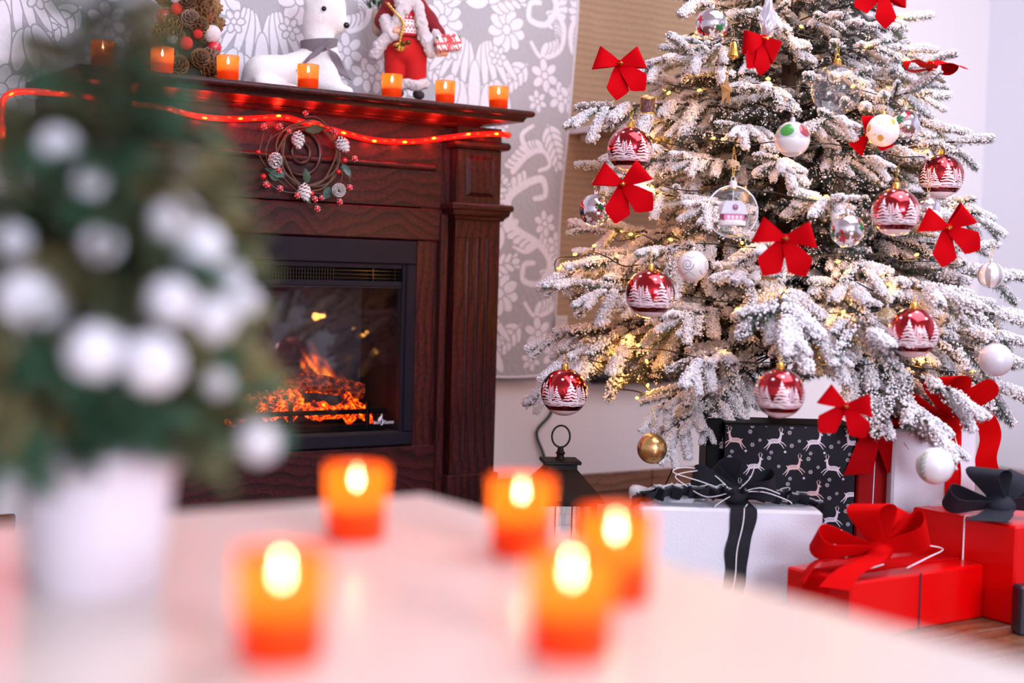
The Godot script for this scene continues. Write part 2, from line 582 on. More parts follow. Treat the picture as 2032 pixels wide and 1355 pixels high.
func damask_tex() -> ImageTexture:
	var W := 1200
	var H := 1400
	var base := rgb8(172, 170, 176)
	var lite := rgb8(226, 222, 230)
	var gap := rgb8(165, 163, 170)
	var p := Pic.new(W, H, base)
	var u := 1200.0
	var petal = func(x, y, rx, ry, a, mir := true):
		for k in ([1, -1] if mir else [1]):
			var xx: float = W * 0.5 + k * (x - 0.5) * u
			p.ell(xx, y * u, (rx + 0.006) * u, (ry + 0.006) * u, a * k, gap)
			p.ell(xx, y * u, rx * u, ry * u, a * k, lite)
	var stroke = func(pts, w0, w1, c := lite):
		for k in [1, -1]:
			var q := []
			for t in pts: q.append(Vector2(W * 0.5 + k * (t[0] - 0.5) * u, t[1] * u))
			q = curve(q, 10)
			p.line(q, w0 * u, w1 * u, c)
	var flower = func(x, y, r, n, a0, mir := true):
		for i in n:
			var a: float = a0 + TAU * i / n
			petal.call(x + cos(a) * r * 0.62, y + sin(a) * r * 0.62, r * 0.4, r * 0.25, a, mir)
		petal.call(x, y, r * 0.22, r * 0.22, 0.0, mir)
	var fern = func(x0, y0, x1, y1, n, r):
		var d := Vector2(x1 - x0, y1 - y0)
		var a := d.angle()
		stroke.call([[x0, y0], [x1, y1]], 0.008, 0.005)
		for i in n:
			var t: float = (i + 0.6) / n
			var k: float = r * (1.1 - 0.45 * t)
			for sd in [-1, 1]:
				var c: Vector2 = Vector2(x0, y0) + d * t + Vector2(cos(a + sd * 0.95), sin(a + sd * 0.95)) * k * 0.9
				petal.call(c.x, c.y, k, k * 0.42, a + sd * 0.75)
		petal.call(x1, y1, r * 0.6, r * 0.4, a)
	var lobes = func(pts, r, side):
		var q := []
		for t in pts: q.append(Vector2(t[0], t[1]))
		q = curve(q, 5)
		for i in range(1, q.size() - 1):
			var d: Vector2 = (q[i + 1] - q[i - 1]).normalized()
			var nn: Vector2 = Vector2(-d.y, d.x) * side
			var c: Vector2 = q[i] + nn * r * 0.7 - d * r * 0.2
			petal.call(c.x, c.y, r * 0.75, r * 0.36, (nn - d * 0.9).angle())
	# acanthus scrolls down both sides
	lobes.call([[0.80, 0.02], [0.70, 0.10], [0.73, 0.22], [0.86, 0.29]], 0.045, 1.0)
	lobes.call([[0.86, 0.29], [0.93, 0.38], [0.88, 0.47]], 0.05, -1.0)
	lobes.call([[0.93, 0.40], [0.98, 0.48], [0.96, 0.58], [0.86, 0.62]], 0.045, 1.0)
	lobes.call([[0.72, 1.14], [0.80, 1.06], [0.88, 1.04]], 0.042, -1.0)
	stroke.call([[0.80, 0.02], [0.70, 0.10], [0.73, 0.22], [0.86, 0.29], [0.93, 0.38], [0.88, 0.47], [0.79, 0.46], [0.79, 0.39], [0.84, 0.38]], 0.036, 0.022)
	stroke.call([[0.80, 0.02], [0.88, 0.0], [0.90, 0.07], [0.84, 0.09]], 0.036, 0.022)
	stroke.call([[0.86, 0.29], [0.80, 0.33], [0.73, 0.31]], 0.030, 0.012)
	stroke.call([[0.74, 0.20], [0.68, 0.22], [0.66, 0.28]], 0.030, 0.010)
	stroke.call([[0.93, 0.40], [0.98, 0.48], [0.96, 0.58], [0.86, 0.62], [0.80, 0.56]], 0.030, 0.016)
	for q in [[0.90, 0.20, 0.06], [0.97, 0.29, 0.055], [0.88, 0.70, 0.075], [0.97, 0.79, 0.07], [0.84, 0.82, 0.05]]: flower.call(q[0], q[1], q[2], 6, 0.4 * q[0])
	fern.call(0.78, 0.66, 0.66, 0.78, 5, 0.034)
	fern.call(0.90, 0.92, 0.98, 1.10, 6, 0.036)
	stroke.call([[0.72, 1.14], [0.80, 1.06], [0.88, 1.04], [0.92, 1.10], [0.86, 1.13]], 0.030, 0.016)
	stroke.call([[0.80, 1.06], [0.76, 0.98], [0.82, 0.93]], 0.032, 0.014)
	# centre: peony on a stem with daisies, ferns and tulip leaves
	for i in 5: petal.call(0.515 + 0.036 * i, 0.70 - 0.010 * i, 0.105, 0.017, 1.72 - 0.22 * i)
	for i in 4: petal.call(0.515 + 0.045 * i, 0.845 - 0.004 * i * i, 0.075, 0.026, 2.05 - 0.35 * i)
	petal.call(0.5, 0.80, 0.13, 0.030, PI / 2, false)
	flower.call(0.665, 0.52, 0.098, 9, 0.2)
	flower.call(0.62, 0.64, 0.045, 6, 0.1)
	fern.call(0.56, 0.42, 0.745, 0.375, 5, 0.036)
	fern.call(0.60, 0.10, 0.68, 0.02, 3, 0.030)
	for lay in [[0.135, 9, 0.062, 0.048, 0.17], [0.085, 7, 0.055, 0.040, 0.5], [0.04, 5, 0.042, 0.032, 0.2]]:
		for i in lay[1]:
			var a: float = lay[4] + TAU * i / lay[1]
			petal.call(0.5 + cos(a) * lay[0], 0.25 + sin(a) * lay[0] * 1.12, lay[2], lay[3], a + PI / 2, false)
	petal.call(0.5, 0.25, 0.035, 0.03, 0.0, false)
	for i in 3: petal.call(0.5 + 0.05 * (i - 1), 0.095 - 0.01 * (1 - absi(i - 1)), 0.045, 0.022, PI / 2 + 0.5 * (i - 1), false)
	flower.call(0.5, 0.985, 0.085, 8, 0.2, false)
	fern.call(0.56, 1.0, 0.66, 0.93, 4, 0.03)
	petal.call(0.5, 1.10, 0.05, 0.026, PI / 2, false)
	petal.call(0.545, 1.115, 0.045, 0.02, 1.1)
	return p.tex()


func damask():
	var d := thing("damask_hanging", "grey and white floral damask cloth hanging flat behind the fireplace", "wall hanging", Vector3(0, 0, 0.014))
	M.damask = mat(Color.WHITE, 0.8, 0.0, {"albedo_texture": damask_tex(), "uv1_scale": Vector3(1.0 / 0.62, 1.0 / 0.7233, 1), "uv1_offset": Vector3(0.5 - 0.008 / 0.62, 0.245, 0)})
	M.damask.heightmap_enabled = true
	M.damask.heightmap_texture = noise_tex(0.06, [], 8, FastNoiseLite.TYPE_SIMPLEX, 512, 5)
	M.damask.heightmap_scale = 0.12
	var s := S.new()
	var nx := 90
	var ny := 70
	var g := []
	for j in ny + 1:
		var row := []
		for i in nx + 1:
			var u := float(i) / nx
			var x := lerpf(-2.4, 0.955, 1.0 - pow(1.0 - u, 1.6))
			var v := float(j) / ny
			var y := lerpf(0.347, 2.3, v)
			var side := smoothstep(0.5, 0.955, x)
			x += side * (0.012 * sin(y * 5.0 + 1.0) - 0.024 * exp(-(y - 0.35) * 3.0) + (y - 1.0) * 0.02)
			y += (1.0 - smoothstep(0.0, 0.12, v)) * 0.006 * sin(x * 14.0)
			var z := 0.006 + 0.0025 * sin(x * 9.0 + y * 2.0) + 0.002 * sin(y * 17.0 + x * 3.0) * side + 0.002 * sin(x * 31.0) * (1.0 - v)
			row.append(Vector3(x, y, z))
		g.append(row)
	var uv = func(p): return Vector2(p.x, -p.y)
	s.smooth()
	for j in ny:
		for i in nx:
			var a: Vector3 = g[j][i]; var b: Vector3 = g[j][i + 1]; var c: Vector3 = g[j + 1][i + 1]; var e: Vector3 = g[j + 1][i]
			s.quaduv(a, b, c, e, uv.call(a), uv.call(b), uv.call(c), uv.call(e))
	s.smooth(false)
	var bk := Vector3(0, 0, -0.004)
	for i in nx:
		var a: Vector3 = g[0][i]; var b: Vector3 = g[0][i + 1]
		s.quaduv(a + bk, b + bk, b, a, uv.call(a), uv.call(b), uv.call(b), uv.call(a))
	for j in ny:
		var a: Vector3 = g[j][nx]; var b: Vector3 = g[j + 1][nx]
		s.quaduv(a, a + bk, b + bk, b, uv.call(a), uv.call(a), uv.call(b), uv.call(b))
	put("cloth", s, M.damask, d)
	# hem along the right edge and the bottom
	s = S.new()
	var pts := []
	for j in ny + 1: pts.append(g[j][nx] + Vector3(-0.004, 0, 0.0005))
	s.tube(pts, 0.004, 0.004, 6)
	pts = []
	for i in range(40, nx + 1): pts.append(g[0][i] + Vector3(0, 0.003, 0.0005))
	s.tube(pts, 0.004, 0.004, 6)
	put("hem", s, mat(rgb8(214, 211, 220), 0.85), d)
	var tg := Pic.new(128, 128, rgb8(200, 194, 190))
	for i in 5:
		tg.line([Vector2(22 + i * 19, 42), Vector2(22 + i * 19, 64)], 4, 4, rgb8(150, 140, 138))
		if i % 2: tg.line([Vector2(22 + i * 19, 42), Vector2(32 + i * 19, 64)], 4, 4, rgb8(150, 140, 138))
		else: tg.line([Vector2(22 + i * 19, 52), Vector2(33 + i * 19, 42)], 4, 4, rgb8(150, 140, 138))
	tg.line([Vector2(36, 92), Vector2(92, 92)], 4, 4, rgb8(160, 150, 146))
	s = S.new()
	var o := onz(1114, 638, 0.03)
	s.quaduv(o + Vector3(-0.02, -0.017, 0), o + Vector3(0.02, -0.017, 0.002), o + Vector3(0.02, 0.017, 0.001), o + Vector3(-0.02, 0.017, 0), Vector2(0, 1), Vector2(1, 1), Vector2(1, 0), Vector2(0, 0))
	s.quad(o + Vector3(-0.02, 0.017, -0.001), o + Vector3(0.02, 0.017, 0), o + Vector3(0.02, -0.017, 0.001), o + Vector3(-0.02, -0.017, -0.001))
	put("cloth_tag", s, mat(Color.WHITE, 0.7, 0.0, {"albedo_texture": tg.tex()}), d, T(Vector3(0, 0, -0.014)))


func fireplace():
	var fp := thing("fireplace", "dark red-brown wooden fireplace surround with carved mantel and fluted pilasters", "fireplace")
	# body behind everything, leaving the opening for the fire
	var s := S.new()
	s.grain = 1
	for sd in [-1, 1]:
		s = S.new()
		s.grain = 1
		s.box(Vector3(minf(sd * 0.54, sd * 0.33), 0.0, 0.03), Vector3(maxf(sd * 0.54, sd * 0.33), 0.995, 0.262), 0.001)
		put("side_case", s, M.wood, fp)
	s = S.new()
	s.box(Vector3(-0.385, 0.79, 0.05), Vector3(0.385, 1.0, 0.268), 0.001)
	put("frieze_panel", s, M.wood_arch, fp)
	s = S.new()
	s.m = T(Vector3(0, 0, 0))
	s.us = 1.3
	s.box(Vector3(-0.385, 0.7085, 0.05), Vector3(0.385, 0.7865, 0.276), 0.003)
	put("lower_rail", s, M.wood_arch, fp)
	s = S.new()
	s.us = 1.3
	s.box(Vector3(-0.385, 0.0, 0.05), Vector3(0.385, 0.2025, 0.276), 0.003)
	put("bottom_rail", s, M.wood_arch, fp)
	# half-round bead across the frieze, ending before the pilasters
	s = S.new()
	var bead := []
	for i in 41: bead.append(Vector3(lerpf(-0.362, 0.362, i / 40.0), 0.888, 0.267))
	s.tube(bead, 0.009, 0.009, 12)
	for sd in [-1, 1]: s.ball(Vector3(sd * 0.362, 0.888, 0.267), Vector3(0.011, 0.009, 0.009), 12)
	put("bead_moulding", s, M.wood, fp)
	var med := S.new()
	for r in [0.049, 0.0225]:
		var ring := []
		for k in 40: ring.append(Vector3(cos(TAU * k / 40) * r, 0.9 + sin(TAU * k / 40) * r * 1.06, 0.272))
		med.tube(ring, 0.0055, 0.0055, 10, true)
	put("medallion_rings", med, M.dark_wood, fp)
	# mantel shelf: bullnose board on a cove
	s = S.new()
	s.grain = 0
	var pr := []
	for k in 9: pr.append(Vector2(0.098 + 0.008 * sin(PI * k / 8), 1.0335 - 0.008 - 0.008 * cos(PI * k / 8)))
	s.mould(pr, -0.457, 0.457, 0.03, 0.305)
	put("mantel_board", s, M.wood, fp)
	s = S.new()
	pr = [Vector2(-0.03, 0.992), Vector2(0.004, 0.992), Vector2(0.007, 0.995)]
	for k in 9: pr.append(Vector2(0.010 + 0.066 * (1.0 - cos(PI / 2 * k / 8)), 0.996 + 0.010 * sin(PI / 2 * k / 8)))
	pr.append_array([Vector2(0.084, 1.0065), Vector2(0.086, 1.012), Vector2(0.090, 1.0175)])
	s.mould(pr, -0.462, 0.462, 0.03, 0.302)
	put("mantel_cove", s, M.wood, fp)
	for sd in [-1, 1]:
		var x = func(a, b): return [minf(sd * a, sd * b), maxf(sd * a, sd * b)]
		var piece = func(called: String, a: float, b: float, y0: float, y1: float, z0: float, z1: float, bev: float):
			var q := S.new()
			q.grain = 1
			var xx = x.call(a, b)
			q.box(Vector3(xx[0], y0, z0), Vector3(xx[1], y1, z1), bev)
			put(called, q, M.wood, fp)
		piece.call("slip_board", 0.3165, 0.366, 0.0, 0.7085, 0.2, 0.272, 0.002)
		piece.call("inner_board", 0.378, 0.398, 0.0, 0.775, 0.2, 0.286, 0.002)
		piece.call("backing_board", 0.364, 0.412, 0.0, 0.993, 0.2, 0.265, 0.001)
		# fluted pilaster
		var s2 := S.new()
		s2.grain = 1
		var face := []
		var xa := 0.409
		var xb := 0.541
		face.append(Vector2(xa, 0.262)); face.append(Vector2(xa, 0.300))
		for c in [0.446, 0.475, 0.504]:
			for k in 7: face.append(Vector2(c + 0.0068 * -cos(PI * k / 6), 0.300 - 0.0055 * sin(PI * k / 6)))
		face.append(Vector2(xb, 0.300)); face.append(Vector2(xb, 0.262))
		for i in face.size() - 1:
			var a: Vector2 = face[i]; var b: Vector2 = face[i + 1]
			var A := Vector3(a.x * sd, 0.165, a.y); var B := Vector3(b.x * sd, 0.165, b.y)
			var up := Vector3(0, 0.555, 0)
			if sd > 0: s2.quad(A, B, B + up, A + up)
			else: s2.quad(B, A, A + up, B + up)
		var xs = x.call(xa, xb)
		s2.box(Vector3(xs[0], 0.125, 0.25), Vector3(xs[1], 0.166, 0.300), 0.0)
		s2.box(Vector3(xs[0], 0.719, 0.25), Vector3(xs[1], 0.775, 0.300), 0.0)
		put("fluted_pilaster", s2, M.wood, fp)
		# capital moulding, block with raised panel, top band, plinth
		s2 = S.new()
		s2.mould([Vector2(0.0, 0.762), Vector2(0.006, 0.764), Vector2(0.009, 0.771), Vector2(0.016, 0.776), Vector2(0.019, 0.787), Vector2(0.024, 0.790), Vector2(0.024, 0.800), Vector2(0.021, 0.804), Vector2(0.002, 0.806)], xs[0], xs[1], 0.25, 0.300)
		put("capital", s2, M.wood, fp)
		s2 = S.new()
		s2.grain = 1
		s2.box(Vector3(xs[0] + 0.001, 0.80, 0.25), Vector3(xs[1] - 0.001, 0.995, 0.300), 0.0015)
		put("capital_block", s2, M.wood, fp)
		s2 = S.new()
		s2.grain = 1
		var cx: float = sd * 0.477
		var o := [Vector3(cx - 0.041, 0.822, 0.300), Vector3(cx + 0.041, 0.822, 0.300), Vector3(cx + 0.041, 0.922, 0.300), Vector3(cx - 0.041, 0.922, 0.300)]
		var lift := [Vector3(0, 0, 0.008), Vector3(0, 0, 0.008), Vector3(0, 0, 0.008), Vector3(0, 0, 0.008)]
		var n := []
		for k in 4: n.append(Vector3(cx, 0.872, 0.300) + (o[k] - Vector3(cx, 0.872, 0.300)) * Vector3(0.74, 0.80, 1) + lift[k])
		for k in 4: s2.quad(o[k], o[(k + 1) % 4], n[(k + 1) % 4], n[k])
		s2.quad(n[0], n[1], n[2], n[3])
		put("raised_panel", s2, M.wood, fp)
		s2 = S.new()
		s2.mould([Vector2(0.0, 0.938), Vector2(0.012, 0.941), Vector2(0.016, 0.947), Vector2(0.016, 0.954), Vector2(0.012, 0.960), Vector2(0.0, 0.962)], xs[0], xs[1], 0.25, 0.300)
		put("neck_moulding", s2, M.wood, fp)
		s2 = S.new()
		s2.grain = 1
		s2.box(Vector3(xs[0] - 0.012, 0.0, 0.25), Vector3(xs[1] + 0.008, 0.128, 0.312), 0.003)
		put("plinth_block", s2, M.wood, fp)
	# hearth back filled dark
	s = S.new()
	s.box(Vector3(-0.33, 0.2, 0.02), Vector3(0.33, 0.71, 0.03))
	put("opening_back", s, M.black, fp)


func flame_tex() -> ImageTexture:
	var p := Pic.new(512, 384, rgb8(6, 3, 8))
	var r := RandomNumberGenerator.new()
	r.seed = 4
	# [across, height, strength] of each tongue of flame; the picture's foot is hidden by the embers
	for f in [[410, 150, 1.0], [438, 110, 0.8], [388, 90, 0.6], [236, 96, 0.75], [474, 60, 0.4], [330, 56, 0.35], [160, 70, 0.55], [90, 60, 0.4]]:
		for lay in [[1.0, rgb8(70, 14, 8)], [0.74, rgb8(165, 46, 8)], [0.5, rgb8(240, 100, 8)], [0.28, rgb8(255, 160, 24)]]:
			if lay[0] < 0.5 and f[2] < 0.7: continue
			var c: Color = lay[1]
			c = Color(c.r * f[2], c.g * f[2], c.b * f[2])
			for k in 5:
				var x: float = f[0] + (k - 2) * f[1] * 0.075
				var hh: float = f[1] * r.randf_range(0.6, 1.0) * (1.1 - 0.12 * absf(k - 2)) * (0.45 + 0.55 * lay[0])
				var q := [Vector2(x, 300), Vector2(x - f[1] * 0.02, 300 - hh * 0.35), Vector2(x - f[1] * 0.10, 300 - hh * 0.7), Vector2(x - f[1] * 0.20, 300 - hh)]
				p.line(curve(q, 6), f[1] * 0.34 * lay[0], 2.0, c)
	p.im.resize(72, 54, Image.INTERPOLATE_LANCZOS)
	p.im.resize(512, 384, Image.INTERPOLATE_CUBIC)
	return ImageTexture.create_from_image(p.im)


func ember_tex() -> ImageTexture:
	# glowing cracks between charred scales
	var n := FastNoiseLite.new()
	n.noise_type = FastNoiseLite.TYPE_CELLULAR
	n.cellular_return_type = FastNoiseLite.RETURN_DISTANCE2_SUB
	n.frequency = 0.035
	n.domain_warp_enabled = true
	n.domain_warp_amplitude = 12.0
	var n2 := FastNoiseLite.new()
	n2.frequency = 0.012
	var w := 256
	var d := PackedByteArray()
	d.resize(w * w * 3)
	var k := 0
	for j in w:
		for i in w:
			var e := clampf(1.0 - (n.get_noise_2d(i, j * 1.4) + 1.0) * 2.1, 0.0, 1.0)
			var heat := clampf(0.55 + n2.get_noise_2d(i, j) * 1.1, 0.05, 1.0)
			var t := e * heat
			d[k] = int(255 * clampf(t * 1.7, 0, 1)); d[k + 1] = int(255 * clampf(t * 0.85 - 0.16, 0, 0.6)); d[k + 2] = 0
			k += 3
	return ImageTexture.create_from_image(Image.create_from_data(w, w, false, Image.FORMAT_RGB8, d))


func fire_insert():
	var fi := thing("electric_fire", "black electric fire set into the wooden fireplace with glowing logs behind glass", "fireplace heater")
	var zf := 0.272
	# outer frame
	var s := S.new()
	for b in [[-0.3145, 0.3145, 0.648, 0.7055], [-0.3145, 0.3145, 0.2055, 0.238], [-0.3145, -0.288, 0.238, 0.648], [0.288, 0.3145, 0.238, 0.648]]:
		s.box(Vector3(b[0], b[2], 0.20), Vector3(b[1], b[3], zf + 0.006), 0.003)
	s.box(Vector3(-0.288, 0.236, 0.20), Vector3(-0.279, 0.648, zf), 0.001)
	s.box(Vector3(0.279, 0.236, 0.20), Vector3(0.288, 0.648, zf), 0.001)
	put("frame", s, M.black_frame, fi)
	s = S.new()
	s.box(Vector3(-0.279, 0.592, 0.20), Vector3(0.279, 0.606, zf - 0.002), 0.002)
	s.box(Vector3(-0.279, 0.636, 0.20), Vector3(0.279, 0.650, zf - 0.002), 0.002)
	put("grille_rail", s, M.black_frame, fi)
	# ventilation grille: recessed back and upright fins, finer in the middle
	s = S.new()
	s.box(Vector3(-0.279, 0.604, 0.19), Vector3(0.279, 0.638, 0.215))
	put("grille_back", s, M.black, fi)
	s = S.new()
	for i in 3: s.box(Vector3(-0.279, 0.6115 + i * 0.009, 0.252), Vector3(0.279, 0.6135 + i * 0.009, 0.264))
	put("grille_slats", s, M.black_gloss, fi)
	var fin := S.new()
	fin.box(Vector3(-0.0013, 0.606, 0.245), Vector3(0.0013, 0.636, 0.266))
	var fm := fin.done()
	for i in 42: put("grille_fin", fm, M.black_gloss, fi, T(Vector3(-0.21 + i * 0.0074, 0, 0)))
	for x in [0.20, 0.26]: put("grille_fin", fm, M.black_gloss, fi, T(Vector3(x, 0, 0)))
	# firebox
	s = S.new()
	for b in [[Vector3(-0.285, 0.225, 0.045), Vector3(0.285, 0.24, 0.268)], [Vector3(-0.285, 0.59, 0.045), Vector3(0.285, 0.6, 0.268)], [Vector3(-0.292, 0.225, 0.045), Vector3(-0.28, 0.6, 0.268)], [Vector3(0.28, 0.225, 0.045), Vector3(0.292, 0.6, 0.268)]]:
		s.box(b[0], b[1])
	put("firebox", s, mat(rgb8(7, 6, 9), 0.7), fi)
	var ft := flame_tex()
	s = S.new()
	s.quaduv(Vector3(-0.279, 0.25, 0.062), Vector3(0.279, 0.25, 0.062), Vector3(0.279, 0.588, 0.062), Vector3(-0.279, 0.588, 0.062), Vector2(0, 1), Vector2(1, 1), Vector2(1, 0), Vector2(0, 0))
	s.box(Vector3(-0.279, 0.25, 0.05), Vector3(0.279, 0.588, 0.0615))
	put("flame_screen", s, mat(rgb8(10, 8, 12), 0.5, 0.0, {"emission_enabled": true, "emission": Color.BLACK, "emission_texture": ft, "emission_energy_multiplier": 2.6}), fi)
	# ember bed and logs
	var et := ember_tex()
	var hot := mat(rgb8(30, 12, 8), 0.8, 0.0, {"emission_enabled": true, "emission": Color.BLACK, "emission_texture": et, "emission_energy_multiplier": 7.0, "uv1_scale": Vector3(3.2, 3.2, 1)})
	var warm := mat(rgb8(34, 20, 18), 0.8, 0.0, {"emission_enabled": true, "emission": Color.BLACK, "emission_texture": et, "emission_energy_multiplier": 0.75, "uv1_scale": Vector3(4.0, 3.0, 1)})
	var bark := bumpy(mat(rgb8(62, 46, 48), 0.85), 0.08, 0.3, 14.0)
	s = S.new()
	var n := FastNoiseLite.new()
	n.frequency = 14.0
	n.seed = 3
	var gx := 46
	var gz := 14
	var pt = func(i, j):
		var x := lerpf(-0.27, 0.245, float(i) / gx)
		var z := lerpf(0.07, 0.225, float(j) / gz)
		return Vector3(x, 0.280 + 0.045 * sin(PI * float(j) / gz * 0.62 + 1.35) + 0.020 * n.get_noise_2d(x, z) * 2.0 - 0.02 * pow(absf(x) / 0.27, 3.0), z)
	s.smooth()
	for i in gx:
		for j in gz:
			var a = pt.call(i, j); var b = pt.call(i + 1, j); var c = pt.call(i + 1, j + 1); var e = pt.call(i, j + 1)
			s.quaduv(e, c, b, a, Vector2(e.x, e.z) * 4.0, Vector2(c.x, c.z) * 4.0, Vector2(b.x, b.z) * 4.0, Vector2(a.x, a.z) * 4.0)
	s.smooth(false)
	put("ember_bed", s, hot, fi)
	var log_shape = func(a: Vector3, b: Vector3, r: float, sd: int) -> ArrayMesh:
		var q := S.new()
		var nn := FastNoiseLite.new()
		nn.seed = sd
		nn.frequency = 1.0
		var ax := (b - a).normalized()
		var x := ax.cross(Vector3.UP).normalized()
		var y := x.cross(ax)
		q.smooth()
		var ring = func(i, k):
			var t: float = i / 16.0
			var an: float = TAU * k / 14.0
			var rr := r * (0.86 + 0.28 * nn.get_noise_3d(t * 5.0, cos(an) * 1.2, sin(an) * 1.2)) * (1.0 if i > 0 and i < 16 else 0.82)
			return a.lerp(b, t) + (x * cos(an) + y * sin(an)) * rr
		for i in 16:
			for k in 14: q.quaduv(ring.call(i, k), ring.call(i, k + 1), ring.call(i + 1, k + 1), ring.call(i + 1, k), Vector2(i / 16.0, k / 14.0), Vector2(i / 16.0, (k + 1) / 14.0), Vector2((i + 1) / 16.0, (k + 1) / 14.0), Vector2((i + 1) / 16.0, k / 14.0))
		q.smooth(false)
		for k in 14:
			q.triuv(a, ring.call(0, k + 1), ring.call(0, k), Vector2(0.5, 0.5), Vector2(0, 0), Vector2(1, 0))
			q.triuv(b, ring.call(16, k), ring.call(16, k + 1), Vector2(0.5, 0.5), Vector2(0, 0), Vector2(1, 0))
		return q.done()
	put("charred_log", log_shape.call(Vector3(-0.26, 0.300, 0.19), Vector3(0.06, 0.385, 0.15), 0.020, 1), bark, fi)
	put("glowing_log", log_shape.call(Vector3(0.05, 0.362, 0.10), Vector3(0.255, 0.325, 0.12), 0.026, 2), warm, fi)
	put("glowing_log", log_shape.call(Vector3(-0.12, 0.30, 0.20), Vector3(0.055, 0.312, 0.175), 0.030, 3), hot, fi)
	put("charred_log", log_shape.call(Vector3(0.03, 0.318, 0.155), Vector3(0.18, 0.30, 0.15), 0.022, 4), bumpy(mat(rgb8(26, 22, 26), 0.9), 0.08, 0.3, 14.0), fi)
	put("glowing_log", log_shape.call(Vector3(0.07, 0.282, 0.215), Vector3(0.18, 0.288, 0.21), 0.018, 5), hot, fi)
	put("glowing_log", log_shape.call(Vector3(-0.25, 0.285, 0.20), Vector3(-0.13, 0.30, 0.19), 0.022, 6), hot, fi)
	# small fret in front of the embers
	s = S.new()
	s.box(Vector3(-0.26, 0.282, 0.232), Vector3(0.26, 0.294, 0.242), 0.003)
	s.box(Vector3(-0.26, 0.240, 0.232), Vector3(0.26, 0.257, 0.242), 0.003)
	for x in [-0.19, 0.0, 0.205]: s.box(Vector3(x - 0.005, 0.24, 0.238), Vector3(x + 0.005, 0.312, 0.25), 0.002)
	put("fret_bar", s, M.black_gloss, fi)
	omni(Vector3(0.03, 0.36, 0.15), Color(1.0, 0.30, 0.06), 0.02, 0.05, fi)
	# glass pane and the maker's mark printed on it
	s = S.new()
	s.box(Vector3(-0.279, 0.2385, 0.2575), Vector3(0.279, 0.592, 0.2615))
	put("glass_pane", s, mat(Color(0.02, 0.02, 0.03, 0.05), 0.02, 0.0, {"transparency": BaseMaterial3D.TRANSPARENCY_ALPHA, "metallic_specular": 0.7}), fi)
	var logo := mat(rgb8(206, 202, 214), 0.5)
	var lo := onz(758, 838, 0.263)
	for w in [["livin", -0.0235], ["flame", 0.0045]]:
		var tm := TextMesh.new()
		var fo := SystemFont.new()
		fo.font_names = PackedStringArray(["Droid Sans"])
		tm.font = fo
		tm.text = w[0]
		tm.font_size = 32
		tm.pixel_size = 0.00035
		tm.depth = 0.0004
		tm.horizontal_alignment = HORIZONTAL_ALIGNMENT_LEFT
		put("logo_lettering", tm, logo, fi, T(lo + Vector3(w[1], 0, 0)))
	s = S.new()
	for q in [[[-0.011, 0.005], [-0.008, 0.012], [-0.003, 0.016], [-0.001, 0.022], [0.0005, 0.014], [-0.003, 0.006], [-0.004, 0.0035]], [[0.0, 0.010], [0.003, 0.006], [0.0035, -0.001], [0.001, -0.006], [-0.003, -0.007], [0.0, -0.003], [0.001, 0.002]]]:
		var pl := []
		for e in curve(q.map(func(e): return Vector2(lo.x + e[0], lo.y + e[1])), 4, true): pl.append(e)
		if Geometry2D.is_polygon_clockwise(PackedVector2Array(pl)): pl.reverse()
		s.prism(pl, 0.2625, 0.2632)
	put("logo_flame", s, logo, fi)


